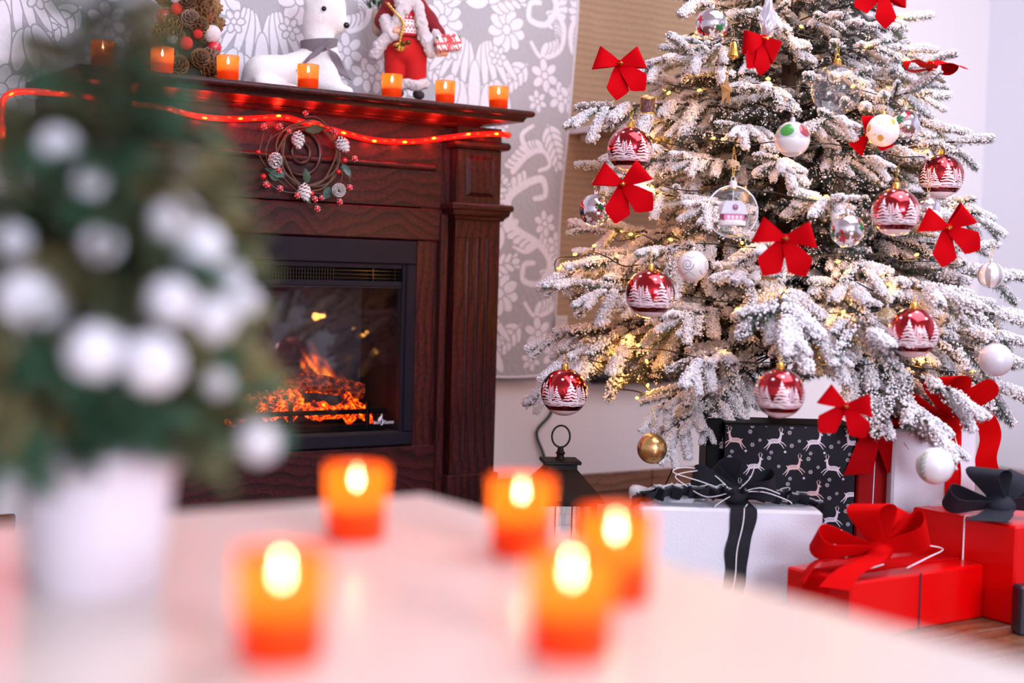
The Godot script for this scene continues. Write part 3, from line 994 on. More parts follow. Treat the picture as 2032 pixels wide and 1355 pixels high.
func nets(s: S, caps: Array, k: float, cell: float, lump := 0.0, lump_freq := 60.0):
	# one smooth surface round tapered capsules [a, b, radius at a, radius at b], joined by a smooth minimum
	var lo := Vector3.ONE * 1e9
	var hi := -lo
	for c in caps:
		for e in 2:
			var r: Vector3 = Vector3.ONE * (c[2 + e] + k * 0.5 + cell * 2.0 + lump)
			lo = lo.min(c[e] - r)
			hi = hi.max(c[e] + r)
	var d := Vector3i(((hi - lo) / cell).ceil()) + Vector3i.ONE
	var f := PackedFloat32Array()
	f.resize(d.x * d.y * d.z)
	f.fill(1e3)
	for c in caps:
		var a: Vector3 = c[0]
		var ab: Vector3 = c[1] - c[0]
		var l2 := maxf(ab.length_squared(), 1e-9)
		var rm: float = maxf(c[2], c[3]) + k + cell * 2.0
		var b0 := Vector3i(((a.min(c[1]) - Vector3.ONE * rm - lo) / cell).floor()).clamp(Vector3i.ZERO, d - Vector3i.ONE)
		var b1 := Vector3i(((a.max(c[1]) + Vector3.ONE * rm - lo) / cell).ceil()).clamp(Vector3i.ZERO, d - Vector3i.ONE)
		for z in range(b0.z, b1.z + 1):
			for y in range(b0.y, b1.y + 1):
				var row := (z * d.y + y) * d.x
				for x in range(b0.x, b1.x + 1):
					var p := lo + Vector3(x, y, z) * cell
					var t := clampf((p - a).dot(ab) / l2, 0.0, 1.0)
					var v := (p - a - ab * t).length() - lerpf(c[2], c[3], t)
					var o := f[row + x]
					var h := maxf(k - absf(o - v), 0.0) / k
					f[row + x] = minf(o, v) - h * h * k * 0.25
	if lump > 0.0:
		var n := FastNoiseLite.new()
		n.frequency = 1.0
		n.fractal_octaves = 2
		for z in d.z:
			for y in d.y:
				for x in d.x:
					var i := (z * d.y + y) * d.x + x
					if absf(f[i]) < lump * 3.0: f[i] += lump * n.get_noise_3d((lo.x + x * cell) * lump_freq, (lo.y + y * cell) * lump_freq, (lo.z + z * cell) * lump_freq)
	var vid := {}
	var sx := 1
	var sy := d.x
	var sz := d.x * d.y
	for z in d.z - 1:
		for y in d.y - 1:
			for x in d.x - 1:
				var i := z * sz + y * sy + x
				var mask := 0
				for q in 8:
					if f[i + (q & 1) + ((q >> 1) & 1) * sy + (q >> 2) * sz] < 0.0: mask |= 1 << q
				if mask == 0 or mask == 255: continue
				var sum := Vector3.ZERO
				var cnt := 0
				for e in [[0, 1], [2, 3], [4, 5], [6, 7], [0, 2], [1, 3], [4, 6], [5, 7], [0, 4], [1, 5], [2, 6], [3, 7]]:
					var q0: int = e[0]; var q1: int = e[1]
					if ((mask >> q0) & 1) != ((mask >> q1) & 1):
						var v0 := f[i + (q0 & 1) + ((q0 >> 1) & 1) * sy + (q0 >> 2) * sz]
						var v1 := f[i + (q1 & 1) + ((q1 >> 1) & 1) * sy + (q1 >> 2) * sz]
						var p0 := Vector3(q0 & 1, (q0 >> 1) & 1, q0 >> 2)
						var p1 := Vector3(q1 & 1, (q1 >> 1) & 1, q1 >> 2)
						sum += p0.lerp(p1, v0 / (v0 - v1))
						cnt += 1
				vid[i] = lo + (Vector3(x, y, z) + sum / cnt) * cell
	s.smooth()
	for i in vid:
		for ax in [[sx, sy, sz], [sy, sz, sx], [sz, sx, sy]]:
			var inside := f[i] < 0.0
			if inside == (f[i + ax[0]] < 0.0): continue
			var a: int = i; var b: int = i - ax[1]; var c: int = i - ax[1] - ax[2]; var e: int = i - ax[2]
			if not (vid.has(b) and vid.has(c) and vid.has(e)): continue
			if inside: s.quad(vid[c], vid[b], vid[a], vid[e])
			else: s.quad(vid[e], vid[a], vid[b], vid[c])
	s.smooth(false)


func pinecone(len: float, r: float, n := 46, snow := 0.0) -> ArrayMesh:    # stands along y from its stalk end; scales in a spiral
	var s := S.new()
	s.tinted = true
	s.tint = rgb8(50, 30, 20).srgb_to_linear()
	s.lathe([Vector2(0, 0), Vector2(r * 0.5, len * 0.12), Vector2(r * 0.55, len * 0.5), Vector2(r * 0.2, len * 0.95), Vector2(0, len)], 10)
	for i in n:
		var t := (i + 0.5) / n
		var a := i * 2.39996
		var rr := r * sin(PI * (0.12 + 0.82 * t)) * 0.92 + r * 0.06
		var o := Vector3(sin(a), 0, cos(a))
		var side := Vector3(cos(a), 0, -sin(a))
		var y := len * (0.04 + 0.92 * t)
		var w := r * 0.36 * (0.6 + 0.6 * sin(PI * t))
		var tip := o * rr + Vector3.UP * (y + len * 0.10 * (t + 0.2))
		var root := o * rr * 0.35 + Vector3.UP * y
		var mid := o * rr * 0.85 + Vector3.UP * (y + len * 0.02)
		var th := Vector3.UP * r * 0.09
		var dark := rgb8(72, 44, 28).srgb_to_linear()
		var lit := rgb8(156, 116, 76).srgb_to_linear().lerp(Color(0.85, 0.84, 0.88), snow)
		s.tint = dark
		s.quad(root - side * w * 0.4 - th, root + side * w * 0.4 - th, mid + side * w - th, mid - side * w - th)
		s.tint = dark.lerp(lit, snow * 0.8)
		s.quad(mid - side * w + th, mid + side * w + th, root + side * w * 0.4 + th, root - side * w * 0.4 + th)
		s.tint = lit
		s.quad(mid - side * w - th, mid + side * w - th, tip + side * w * 0.55, tip - side * w * 0.55)
		s.quad(tip - side * w * 0.55 + th * 1.4, tip + side * w * 0.55 + th * 1.4, mid + side * w + th, mid - side * w + th)
		s.quad(tip - side * w * 0.55, tip + side * w * 0.55, tip + side * w * 0.55 + th * 1.4, tip - side * w * 0.55 + th * 1.4)
		s.tri(mid - side * w - th, tip - side * w * 0.55, mid - side * w + th)
		s.tri(mid + side * w + th, tip + side * w * 0.55, mid + side * w - th)
	return s.done()


func aim(p: Vector3, dir: Vector3, sc := 1.0) -> Transform3D:      # y along dir
	var y := dir.normalized()
	var x := y.cross(Vector3(0.31, 0.2, 0.93)).normalized()
	return Transform3D(Basis(x, y, x.cross(y)) * sc, p)


var cup_mesh: Mesh
var candle0: Node3D
func candle(where: Vector3, label: String, group: String, turn: float, lit := 1.0):
	if candle0 == null:
		candle0 = thing("candle", label, "candle", where, turn, group)
		var s := S.new()
		s.lathe([Vector2(0, 0), Vector2(0.0215, 0.0), Vector2(0.0228, 0.0015), Vector2(0.0246, 0.0565), Vector2(0.0244, 0.0577), Vector2(0.0234, 0.0577), Vector2(0.0230, 0.0565), Vector2(0.0230, 0.056)], 40)
		put("glass_cup", s, M.cup, candle0)
		s = S.new()
		s.lathe([Vector2(0, 0.0035), Vector2(0.0195, 0.0035), Vector2(0.0208, 0.005), Vector2(0.0215, 0.0245), Vector2(0.0210, 0.0260), Vector2(0.016, 0.0247), Vector2(0.0, 0.0240)], 32)
		put("wax", s, M.wax, candle0)
		s = S.new()
		s.tube([Vector3(0, 0.0235, 0), Vector3(0.0004, 0.032, 0), Vector3(0.0010, 0.042, 0)], 0.0008, 0.0006, 6)
		put("wick", s, M.black, candle0)
		s = S.new()
		s.lathe([Vector2(0, 0.0400), Vector2(0.0014, 0.0413), Vector2(0.0025, 0.0440), Vector2(0.0023, 0.0470), Vector2(0.0013, 0.0510), Vector2(0.0005, 0.0545), Vector2(0, 0.0557)], 14)
		put("flame", s, M.flame, candle0)
		omni(Vector3(0, 0.0455, 0), Color(1.0, 0.42, 0.10), 0.0006, 0.002, candle0)
		return candle0
	var c := copy(candle0, where, turn, label)
	c.set_meta("group", group)
	return c


func mantel_things():
	M.cup = mat(Color(0.96, 0.33, 0.05, 0.82), 0.35, 0.0, {"transparency": BaseMaterial3D.TRANSPARENCY_ALPHA, "backlight_enabled": true, "backlight": Color(1.0, 0.56, 0.08)})
	M.wax = mat(rgb8(250, 104, 24), 0.5, 0.0, {"backlight_enabled": true, "backlight": Color(1.0, 0.4, 0.1)})
	M.flame = glow(Color(1.0, 0.80, 0.40).linear_to_srgb(), 95.0)
	var top := 1.0335
	var where := [[203, "farthest from the Santa figure"], [320, "in front of the pinecone tree"], [453, "right of the pinecone tree"], [610, "in front of the white plush deer"], [777, "before the Santa figure's legs"], [885, "just right of the Santa figure"], [988, "nearest the Christmas tree"]]
	var i := 0
	for w in where:
		var p := onz(w[0], 180, 0.352)
		candle(Vector3(p.x, top, 0.352 + 0.004 * sin(i * 2.3)), "lit orange glass candle on the mantel, " + w[1], "orange glass candles on the mantel", i * 1.3)
		i += 1
	rope_light()
	wreath()
	pinecone_tree(top)
	deer(top)
	santa(top)


func rope_light():
	var r := thing("rope_light", "glowing red rope light draped across the front of the fireplace under the mantel", "string lights")
	var px := [[-70, 330], [-20, 300], [5, 285], [12, 190], [120, 186], [200, 196], [250, 203], [285, 208], [330, 215], [375, 227], [420, 234], [470, 236], [520, 234], [565, 233], [600, 242], [640, 252], [690, 266], [730, 276], [780, 281], [830, 280], [870, 275], [920, 269], [960, 266], [990, 266], [1008, 268]]
	var pts := []
	for q in px:
		var z := 0.281 if q[0] < 880 else lerpf(0.281, 0.327, smoothstep(880, 915, q[0]))
		if q[0] < 200: z = 0.33
		pts.append(onz(q[0], q[1], z))
	pts = curve(pts, 8)
	var s := S.new()
	s.tube(pts, 0.0068, 0.0068, 10)
	put("tube", s, mat(rgb8(235, 20, 16), 0.2, 0.0, {"emission_enabled": true, "emission": Color(1.0, 0.012, 0.008).linear_to_srgb(), "emission_energy_multiplier": 0.9}), r)
	s = S.new()
	s.ball(pts[-1], Vector3(0.009, 0.0085, 0.0085), 12)
	put("end_cap", s, mat(rgb8(235, 70, 50), 0.25, 0.0, {"backlight_enabled": true, "backlight": Color(0.8, 0.8, 0.8)}), r)
	s = S.new()
	s.ball(Vector3.ZERO, Vector3(0.0062, 0.0026, 0.0016), 10)
	var bulb := s.done()
	var run := 0.0
	var k := 0
	for i in range(1, pts.size()):
		run += pts[i].distance_to(pts[i - 1])
		if run < 0.026: continue
		run = 0.0
		var t: Vector3 = (pts[i] - pts[i - 1]).normalized()
		var ang := atan2(t.y, t.x)
		put("bulb", bulb, M.led_orange if k % 3 else M.led_hot, r, T(pts[i] + Vector3(0.002 * sin(k * 3.1), 0.003 * sin(k * 1.7), 0.0066), Vector3(0, 0, ang)))
		if k % 3 == 0: omni(pts[i] + Vector3(0, -0.003, 0.016), Color(1.0, 0.12, 0.08), 0.006, 0.008, r)
		k += 1


func berry_mat() -> StandardMaterial3D:
	return mat(rgb8(196, 14, 22), 0.25, 0.0, {"clearcoat_enabled": true, "clearcoat": 0.6})


func wreath():
	var c := onz(611, 303, 0.292)
	var w := thing("berry_wreath", "small vine wreath with frosted pinecones and red berries on the fireplace front", "wreath", c)
	var vine := mat(rgb8(98, 74, 58), 0.85)
	for k in 4:
		var s := S.new()
		var p := []
		for i in 30:
			var a := TAU * i / 30
			var r := 0.074 + 0.0045 * sin(a * 3.0 + k * 1.9) + 0.004 * (k - 1.5)
			p.append(Vector3(cos(a) * r + 0.004, sin(a) * r - 0.004, 0.004 * sin(a * 4.0 + k * 2.1)))
		s.tube(p, 0.0021, 0.0021, 6, true)
		put("vine", s, vine, w)
	var to = func(px, py, z := 0.008): return onz(px, py, 0.292 + z) - c
	# loose twigs
	for q in [[[600, 245], [560, 262], [538, 275], [526, 300]], [[605, 232], [628, 232], [650, 248], [672, 262], [690, 290]], [[540, 266], [530, 290], [529, 322]], [[513, 302], [520, 318], [540, 345], [570, 372]], [[527, 355], [545, 372], [575, 382], [600, 380], [640, 385]], [[590, 365], [610, 385], [625, 400], [631, 412]], [[675, 320], [690, 340], [694, 360]], [[700, 312], [712, 318]], [[560, 350], [580, 370], [604, 392]], [[676, 330], [679, 350], [670, 375]], [[515, 298], [524, 262]]]:
		var s := S.new()
		s.tube(curve(q.map(func(e): return to.call(e[0], e[1], 0.010)), 5), 0.0013, 0.0008, 5)
		put("twig", s, vine, w)
	var cone := pinecone(0.040, 0.0165, 44, 0.72)
	var cm := mat(Color.WHITE, 0.8, 0.0, {"vertex_color_use_as_albedo": true})
	for q in [[590, 258, 593, 290, 1.0], [546, 306, 545, 330, 0.0], [668, 272, 684, 292, 0.6], [672, 376, 672, 378, 0.0], [600, 362, 606, 388, 0.4]]:
		var a: Vector3 = to.call(q[0], q[1], 0.012)
		var b: Vector3 = to.call(q[2], q[3], 0.012 if q[4] > 0.2 else 0.045)
		if q[4] <= 0.2: a.z += 0.004
		put("pinecone", cone, cm, w, aim(a, b - a, 0.98 if q[4] > 0.2 else 1.02))
	var s2 := S.new()
	s2.ball(Vector3.ZERO, Vector3.ONE * 0.0068, 14)
	var berry := s2.done()
	var frost := S.new()
	var n := RandomNumberGenerator.new()
	n.seed = 2
	for i in 26:
		var d := Vector3(n.randfn(), n.randfn() + 0.6, n.randfn()).normalized() * 0.0068
		frost.box(d - Vector3.ONE * 0.0006, d + Vector3.ONE * 0.0006)
	var fmesh := frost.done()
	var bm := berry_mat()
	var fm := mat(rgb8(240, 215, 225), 0.6)
	var bk := 0
	for q in [[513, 302], [524, 251], [549, 253], [556, 251], [562, 232], [606, 223], [650, 254], [664, 262], [688, 281], [681, 296], [684, 318], [704, 315], [672, 341], [553, 338], [523, 350], [528, 366], [533, 369], [556, 374], [618, 384], [625, 395], [638, 392], [674, 400], [694, 372], [630, 414], [574, 261], [590, 388]]:
		var sc := 1.0 if bk % 4 else 0.8
		var o := put("berry", berry, bm, w, T(to.call(q[0], q[1], 0.012), Vector3.ZERO, Vector3.ONE * sc))
		if bk % 2 or bk > 18: put("frost", fmesh, fm, o)
		bk += 1
	var leaf = func(a: Vector3, b: Vector3, wd: float, m: Material):
		var s := S.new()
		var d := (b - a)
		var x := Vector3(-d.y, d.x, 0).normalized()
		var prev := []
		s.smooth()
		for i in 9:
			var t := i / 8.0
			var hw := wd * sin(PI * pow(t, 0.8)) * (1.0 + (0.12 if i % 2 else -0.08)) + 0.0003
			var ctr := a + d * t + Vector3(0, 0, 0.004 * sin(PI * t))
			var row := [ctr - x * hw + Vector3(0, 0, 0.003), ctr, ctr + x * hw + Vector3(0, 0, 0.003)]
			if i > 0:
				for q in 2:
					s.quad(prev[q], prev[q + 1], row[q + 1], row[q])
					s.quad(row[q] - Vector3(0, 0, 0.0006), row[q + 1] - Vector3(0, 0, 0.0006), prev[q + 1] - Vector3(0, 0, 0.0006), prev[q] - Vector3(0, 0, 0.0006))
			prev = row
		s.smooth(false)
		put("leaf", s, m, w)
	var green := mat(rgb8(38, 66, 46), 0.5)
	var frosty := mat(Color.WHITE, 0.8, 0.0, {"albedo_texture": noise_tex(0.12, [rgb8(40, 66, 56), rgb8(70, 96, 88), rgb8(160, 176, 178)], 3)})
	leaf.call(to.call(608, 365), to.call(604, 332), 0.009, green)
	leaf.call(to.call(602, 258), to.call(646, 254), 0.010, mat(rgb8(72, 62, 30), 0.5))
	leaf.call(to.call(565, 350), to.call(524, 334), 0.009, frosty)
	leaf.call(to.call(552, 356), to.call(530, 345), 0.008, green)
	leaf.call(to.call(678, 325), to.call(695, 352), 0.008, frosty)
	leaf.call(to.call(655, 372), to.call(638, 396), 0.011, frosty)
	leaf.call(to.call(600, 388), to.call(616, 404), 0.005, frosty)


func needle_tuft(n: int, len: float, spread: float, w: float, c0: Color, c1: Color, seedv: int) -> ArrayMesh:
	var s := S.new()
	s.tinted = true
	var r := RandomNumberGenerator.new()
	r.seed = seedv
	for i in n:
		var d := Vector3(r.randfn() * spread, 1.0, r.randfn() * spread).normalized()
		var x := d.cross(Vector3(r.randfn(), r.randfn(), r.randfn())).normalized() * w
		var b := Vector3(r.randfn(), r.randfn(), r.randfn()) * 0.002
		var e := b + d * len * r.randf_range(0.7, 1.1)
		s.tint = c0.srgb_to_linear().lerp(c1.srgb_to_linear(), r.randf())
		var y := x.cross(d)
		s.tri(b - x, b + x, e)
		s.tri(b + x, b + y, e)
		s.tri(b + y, b - x, e)
	return s.done()


func pinecone_tree(top: float):
	var o := onz(368, 150, 0.17)
	o.y = top
	var t := thing("pinecone_tree", "cone shaped mantel tree of pinecones, red apples and frosted balls", "tree decoration", o)
	var s := S.new()
	s.lathe([Vector2(0, 0), Vector2(0.068, 0), Vector2(0.07, 0.01), Vector2(0.045, 0.14), Vector2(0.012, 0.27), Vector2(0, 0.275)], 18)
	put("core", s, mat(rgb8(44, 32, 22), 0.9), t)
	var cm := mat(Color.WHITE, 0.65, 0.0, {"vertex_color_use_as_albedo": true})
	var cone := pinecone(0.048, 0.023, 48, 0.0)
	var gold := pinecone(0.046, 0.022, 48, 0.18)
	var dirv = func(px, py):        # a spot on the cone's surface in view
		var h: float = (onz(px, py, 0.2) - o).y
		var r := lerpf(0.07, 0.012, clampf(h / 0.27, 0.0, 1.0))
		var p := onz(px, py, 0.19) - o
		var side := clampf((p - axf * p.dot(axf)).dot(axr) / (r * 1.15), -1.0, 1.0)
		var d := axr * side - axf * sqrt(1.0 - side * side * 0.9)
		d.y = 0.0
		return [d.normalized() * r + Vector3(0, h, 0), d.normalized()]
	for q in [[378, 45, gold], [345, 55, cone], [318, 62, gold], [330, 40, cone], [395, 32, cone], [440, 50, cone], [410, 8, cone], [385, 5, cone], [352, 80, cone], [405, 128, cone], [422, 122, gold], [370, 15, cone], [420, 30, cone], [310, 95, gold], [340, 118, cone], [425, 150, cone], [365, 140, cone], [395, 60, cone]]:
		var a = dirv.call(q[0], q[1])
		put("pinecone", q[2], cm, t, aim(a[0] - a[1] * 0.012, a[1] + Vector3(0, 0.25, 0)))
	for k in 16:
		var a := -0.9 - k * 0.29
		var h := 0.03 + 0.2 * fmod(k * 0.37, 1.0)
		var d := Vector3(sin(a), 0, cos(a)) if k % 2 else Vector3(-axf.x, 0, -axf.z).rotated(Vector3.UP, 1.6 + k * 0.2)
		put("pinecone", cone, cm, t, aim(d * lerpf(0.062, 0.015, h / 0.27) + Vector3(0, h, 0), d + Vector3(0, 0.3, 0)))
	s = S.new()
	s.ball(Vector3.ZERO, Vector3.ONE * 0.017, 18)
	var ballm := s.done()
	s = S.new()
	s.lathe([Vector2(0, -0.017), Vector2(0.008, -0.0165), Vector2(0.0165, -0.006), Vector2(0.019, 0.004), Vector2(0.015, 0.014), Vector2(0.007, 0.0165), Vector2(0.0025, 0.0135), Vector2(0, 0.012)], 20)
	var apple := s.done()
	var red := mat(rgb8(205, 16, 50), 0.2, 0.0, {"clearcoat_enabled": true, "clearcoat": 0.8})
	var rough := bumpy(mat(rgb8(214, 30, 30), 0.6), 0.2, 0.1, 30.0)
	var wht := bumpy(mat(rgb8(238, 226, 232), 0.95), 0.15, 0.2, 30.0)
	for q in [[330, 32, apple, red, 1.0], [354, 20, ballm, rough, 0.8], [411, 38, apple, red, 0.7], [412, 70, ballm, wht, 1.25], [350, 80, ballm, wht, 0.75], [375, 92, ballm, rough, 0.9], [318, 88, apple, red, 0.8], [392, 73, ballm, rough, 0.65], [424, 100, apple, red, 0.9], [420, 105, ballm, M.gold, 0.5], [352, -3, ballm, wht, 0.8], [430, 140, apple, red, 0.9], [300, 125, ballm, rough, 0.7]]:
		var a = dirv.call(q[0], q[1])
		put("ball" if q[2] == ballm else "apple", q[2], q[3], t, Transform3D(Basis.from_scale(Vector3.ONE * q[4]), a[0] + a[1] * 0.022))
	for k in 3:
		var tuft := needle_tuft(60, 0.045, 0.45, 0.0005, rgb8(52, 62, 36), rgb8(150, 128, 80), k + 3)
		for q in [[315, 30, 0], [300, 78, 1], [435, 20, 2], [425, 12, 0], [400, 88, 1], [430, 92, 2], [300, 110, 0], [325, 5, 1], [445, 80, 2], [310, 130, 1]]:
			if q[2] != k: continue
			var a = dirv.call(q[0], q[1])
			put("needle_tuft", tuft, M.needles, t, aim(a[0], a[1] + Vector3(0, 0.35, 0) + axr * (0.5 if q[0] > 370 else -0.5)))


func deer(top: float):
	var z := 0.17
	var b := thing("plush_deer", "white plush deer lying on the mantel with a grey scarf", "plush toy", Vector3(0, top, 0))
	var p = func(px, py, zz := 0.17): return onz(px, py, zz) - Vector3(0, top, 0)
	var s := S.new()
	nets(s, [
		[p.call(520, 146, 0.16), p.call(575, 148, 0.17), 0.044, 0.046],      # rump and belly
		[p.call(600, 135, 0.17), p.call(640, 120, 0.18), 0.040, 0.038],      # shoulders
		[p.call(640, 120, 0.18), p.call(650, 152, 0.20), 0.036, 0.034],      # chest
		[p.call(633, 95, 0.18), p.call(632, 48, 0.18), 0.036, 0.036],        # neck
		[p.call(640, 30, 0.18), p.call(650, 12, 0.185), 0.040, 0.043],       # skull
		[p.call(652, 28, 0.19), p.call(674, 48, 0.200), 0.040, 0.021],       # muzzle
		[p.call(520, 168, 0.20), p.call(580, 178, 0.23), 0.018, 0.014],      # hind leg
		[p.call(640, 168, 0.21), p.call(690, 182, 0.24), 0.017, 0.013],      # front leg
		[p.call(505, 155, 0.15), p.call(490, 172, 0.15), 0.022, 0.012],      # tail
		[p.call(614, 2, 0.175), p.call(600, -20, 0.17), 0.012, 0.008],       # ears
		[p.call(660, -2, 0.165), p.call(672, -24, 0.16), 0.012, 0.008],
	], 0.022, 0.005, 0.0012, 70.0)
	put("body", s, M.plush, b)
	s = S.new()
	s.ball(Vector3.ZERO, Vector3.ONE * 0.0062, 14)
	var eye := s.done()
	put("eye", eye, M.black_gloss, b, T(p.call(643, 17, 0.2265)))
	put("eye", eye, M.black_gloss, b, T(p.call(672, 14, 0.165)))
	s = S.new()
	s.ball(Vector3.ZERO, Vector3(0.0085, 0.0072, 0.0075), 14)
	put("nose", s, M.black_gloss, b, T(p.call(687, 50, 0.219)))
	# scarf: a ring round the neck and two hanging tails
	var wool := bumpy(mat(rgb8(128, 118, 128), 0.95, 0.0, {"rim_enabled": true, "rim": 0.4}), 0.25, 0.15, 25.0)
	s = S.new()
	var cs := []
	var ws := []
	var c: Vector3 = p.call(633, 93, 0.18)
	for i in 25:
		var a := TAU * i / 24
		cs.append(c + Vector3(cos(a) * 0.041, 0.005 * cos(a), sin(a) * 0.041))
		ws.append(Vector3(0.002 * cos(a), 0.016, 0.002 * sin(a)))
	s.ribbon(cs, ws, 0.005)
	put("scarf_loop", s, wool, b)
	for q in [[[645, 92], [622, 108], [606, 122], [603, 126]], [[652, 98], [664, 112], [676, 135], [684, 153]]]:
		s = S.new()
		cs = []
		ws = []
		var k := 0
		for e in curve(q.map(func(e): return p.call(e[0], e[1], 0.230)), 5):
			cs.append(e + Vector3(0, 0, 0.004 * sin(k * 0.5)))
			ws.append(Vector3(0.015, 0.018 if q[0][0] < 650 else -0.006, 0.001))
			k += 1
		s.ribbon(cs, ws, 0.004)
		put("scarf_tail", s, wool, b)


func santa(top: float):
	var o := onz(808, 195, 0.19)
	o.y = top
	var t := thing("santa_figure", "Santa doll in red suit with white fur trim standing on the mantel", "figurine", o)
	var p = func(px, py, out := 0.0): return at(px, py, (o - eye).dot(axf) - out) - o
	var coat := bumpy(mat(rgb8(128, 12, 24), 0.9, 0.0, {"rim_enabled": true, "rim": 0.4}), 0.2, 0.05, 20.0)
	var pants := bumpy(mat(rgb8(198, 14, 16), 0.9, 0.0, {"rim_enabled": true, "rim": 0.4}), 0.2, 0.05, 20.0)
	var skin := mat(rgb8(226, 170, 140), 0.55)
	var s := S.new()
	nets(s, [[p.call(797, 20), p.call(800, 75), 0.034, 0.036], [p.call(772, 12), p.call(760, 42), 0.020, 0.018], [p.call(828, 8), p.call(850, 40), 0.021, 0.019], [p.call(850, 40), p.call(872, 66, 0.02), 0.018, 0.015], [p.call(760, 42), p.call(775, 60, 0.03), 0.017, 0.015]], 0.018, 0.005)
	put("coat", s, coat, t)
	s = S.new()
	nets(s, [[p.call(800, 85), p.call(802, 100), 0.036, 0.040], [p.call(785, 102), p.call(784, 148), 0.029, 0.026], [p.call(825, 102), p.call(826, 155), 0.029, 0.025]], 0.004, 0.004)
	put("trousers", s, pants, t)
	# knitted pullover front with white pattern
	var pk := Pic.new(128, 128, rgb8(196, 16, 30))
	pk.poly([Vector2(0, 62), Vector2(128, 62), Vector2(128, 118), Vector2(0, 118)], rgb8(240, 232, 236))
	for i in 9:
		pk.dot(8 + i * 14, 70, 3.2, rgb8(190, 30, 50))
		pk.line([Vector2(2 + i * 15, 84), Vector2(9 + i * 15, 100), Vector2(16 + i * 15, 84)], 3, 3, rgb8(180, 20, 50))
		pk.dot(8 + i * 14, 110, 3.2, rgb8(190, 30, 50))
	for i in 8: pk.dot(8 + i * 16, 52, 4.0, rgb8(240, 232, 236))
	s = S.new()
	s.m = Transform3D(Basis(Vector3.UP, facing()), p.call(806, 50, 0.006))
	s.lathe([Vector2(0.034, -0.030), Vector2(0.037, -0.01), Vector2(0.034, 0.025), Vector2(0.028, 0.045)], 20, 1.0, 1.0, -1.1, 1.1)
	put("pullover", s, mat(Color.WHITE, 0.9, 0.0, {"albedo_texture": pk.tex()}), t)
	# fur: coat edges, cuffs, boot tops
	var fur = func(pts: Array, r: float, called := "fur_trim"):
		var q := S.new()
		var caps := []
		for i in pts.size() - 1: caps.append([pts[i], pts[i + 1], r, r])
		nets(q, caps, 0.004, 0.0036, 0.0045, 110.0)
		put(called, q, M.fur, t)
	fur.call([p.call(800, 12, 0.040), p.call(790, 40, 0.040), p.call(771, 72, 0.036), p.call(752, 92, 0.030), p.call(744, 108, 0.024)], 0.0150)
	fur.call([p.call(830, 12, 0.036), p.call(836, 45, 0.038), p.call(845, 80, 0.034), p.call(855, 105, 0.026)], 0.0140)
	fur.call([p.call(765, 40, 0.030), p.call(772, 60, 0.038), p.call(782, 70, 0.042)], 0.0155, "fur_cuff")
	fur.call([p.call(866, 66, 0.026), p.call(872, 78, 0.026)], 0.012, "fur_cuff")
	fur.call([p.call(806, 166, 0.012), p.call(826, 170, 0.018), p.call(842, 166, 0.010)], 0.0135, "boot_fur")
	fur.call([p.call(772, 168, 0.012), p.call(786, 171, 0.016), p.call(800, 168, 0.010)], 0.0125, "boot_fur")
	for x in [[787, 183], [828, 187]]:
		s = S.new()
		nets(s, [[p.call(x[0], x[1], 0.0), p.call(x[0] + 6, x[1] + 2, 0.022), 0.012, 0.011]], 0.01, 0.004)
		put("boot", s, bumpy(mat(rgb8(60, 48, 54), 0.8), 0.2, 0.1, 20.0), t)
	# head with beard and hat (mostly above the picture's edge)
	s = S.new()
	nets(s, [[p.call(806, -28, 0.006), p.call(806, -38, 0.008), 0.026, 0.026], [p.call(808, -30, 0.036), p.call(808, -32, 0.038), 0.007, 0.006]], 0.008, 0.004)
	put("head", s, skin, t)
	s = S.new()
	s.ball(Vector3.ZERO, Vector3.ONE * 0.0028, 10)
	var eyem := s.done()
	for x in [798, 816]: put("eye", eyem, M.black_gloss, t, T(p.call(x, -40, 0.032)))
	s = S.new()
	nets(s, [[p.call(790, -22, 0.016), p.call(795, 5, 0.036), 0.016, 0.016], [p.call(822, -22, 0.016), p.call(822, 5, 0.034), 0.016, 0.016], [p.call(806, -14, 0.03), p.call(806, 22, 0.044), 0.018, 0.011]], 0.012, 0.004, 0.005, 90.0)
	put("beard", s, M.fur, t)
	s = S.new()
	nets(s, [[p.call(806, -52, 0.006), p.call(803, -78, 0.0), 0.028, 0.020], [p.call(803, -78, 0.0), p.call(785, -100, 0.0), 0.018, 0.007]], 0.01, 0.0045)
	put("hat", s, coat, t)
	fur.call([p.call(785, -52, 0.012), p.call(795, -53, 0.028), p.call(815, -53, 0.028), p.call(828, -52, 0.012)], 0.010, "hat_brim")
	# hands with fingers
	for h in [[784, 62, 0.052, 1], [884, 106, 0.03, -1]]:
		s = S.new()
		var c: Vector3 = p.call(h[0], h[1], h[2])
		nets(s, [[c, c + axr * 0.008 * h[3], 0.0075, 0.007]], 0.004, 0.0022)
		put("hand", s, skin, t)
		for k in 4:
			s = S.new()
			var a: Vector3 = c + axr * 0.010 * h[3] + Vector3.UP * (0.006 - k * 0.0042)
			nets(s, [[a, a + axr * 0.008 * h[3] - axf * 0.002, 0.0027, 0.0024], [a + axr * 0.008 * h[3] - axf * 0.002, a + axr * 0.010 * h[3] + axf * 0.004, 0.0024, 0.002]], 0.002, 0.0013)
			put("finger", s, skin, t)
		s = S.new()
		nets(s, [[c + Vector3.UP * 0.006, c + Vector3.UP * 0.012 + axr * 0.007 * h[3], 0.003, 0.0026]], 0.002, 0.0013)
		put("thumb", s, skin, t)
	# gold cord with bells from shoulder to hip
	s = S.new()
	var r := RandomNumberGenerator.new()
	r.seed = 8
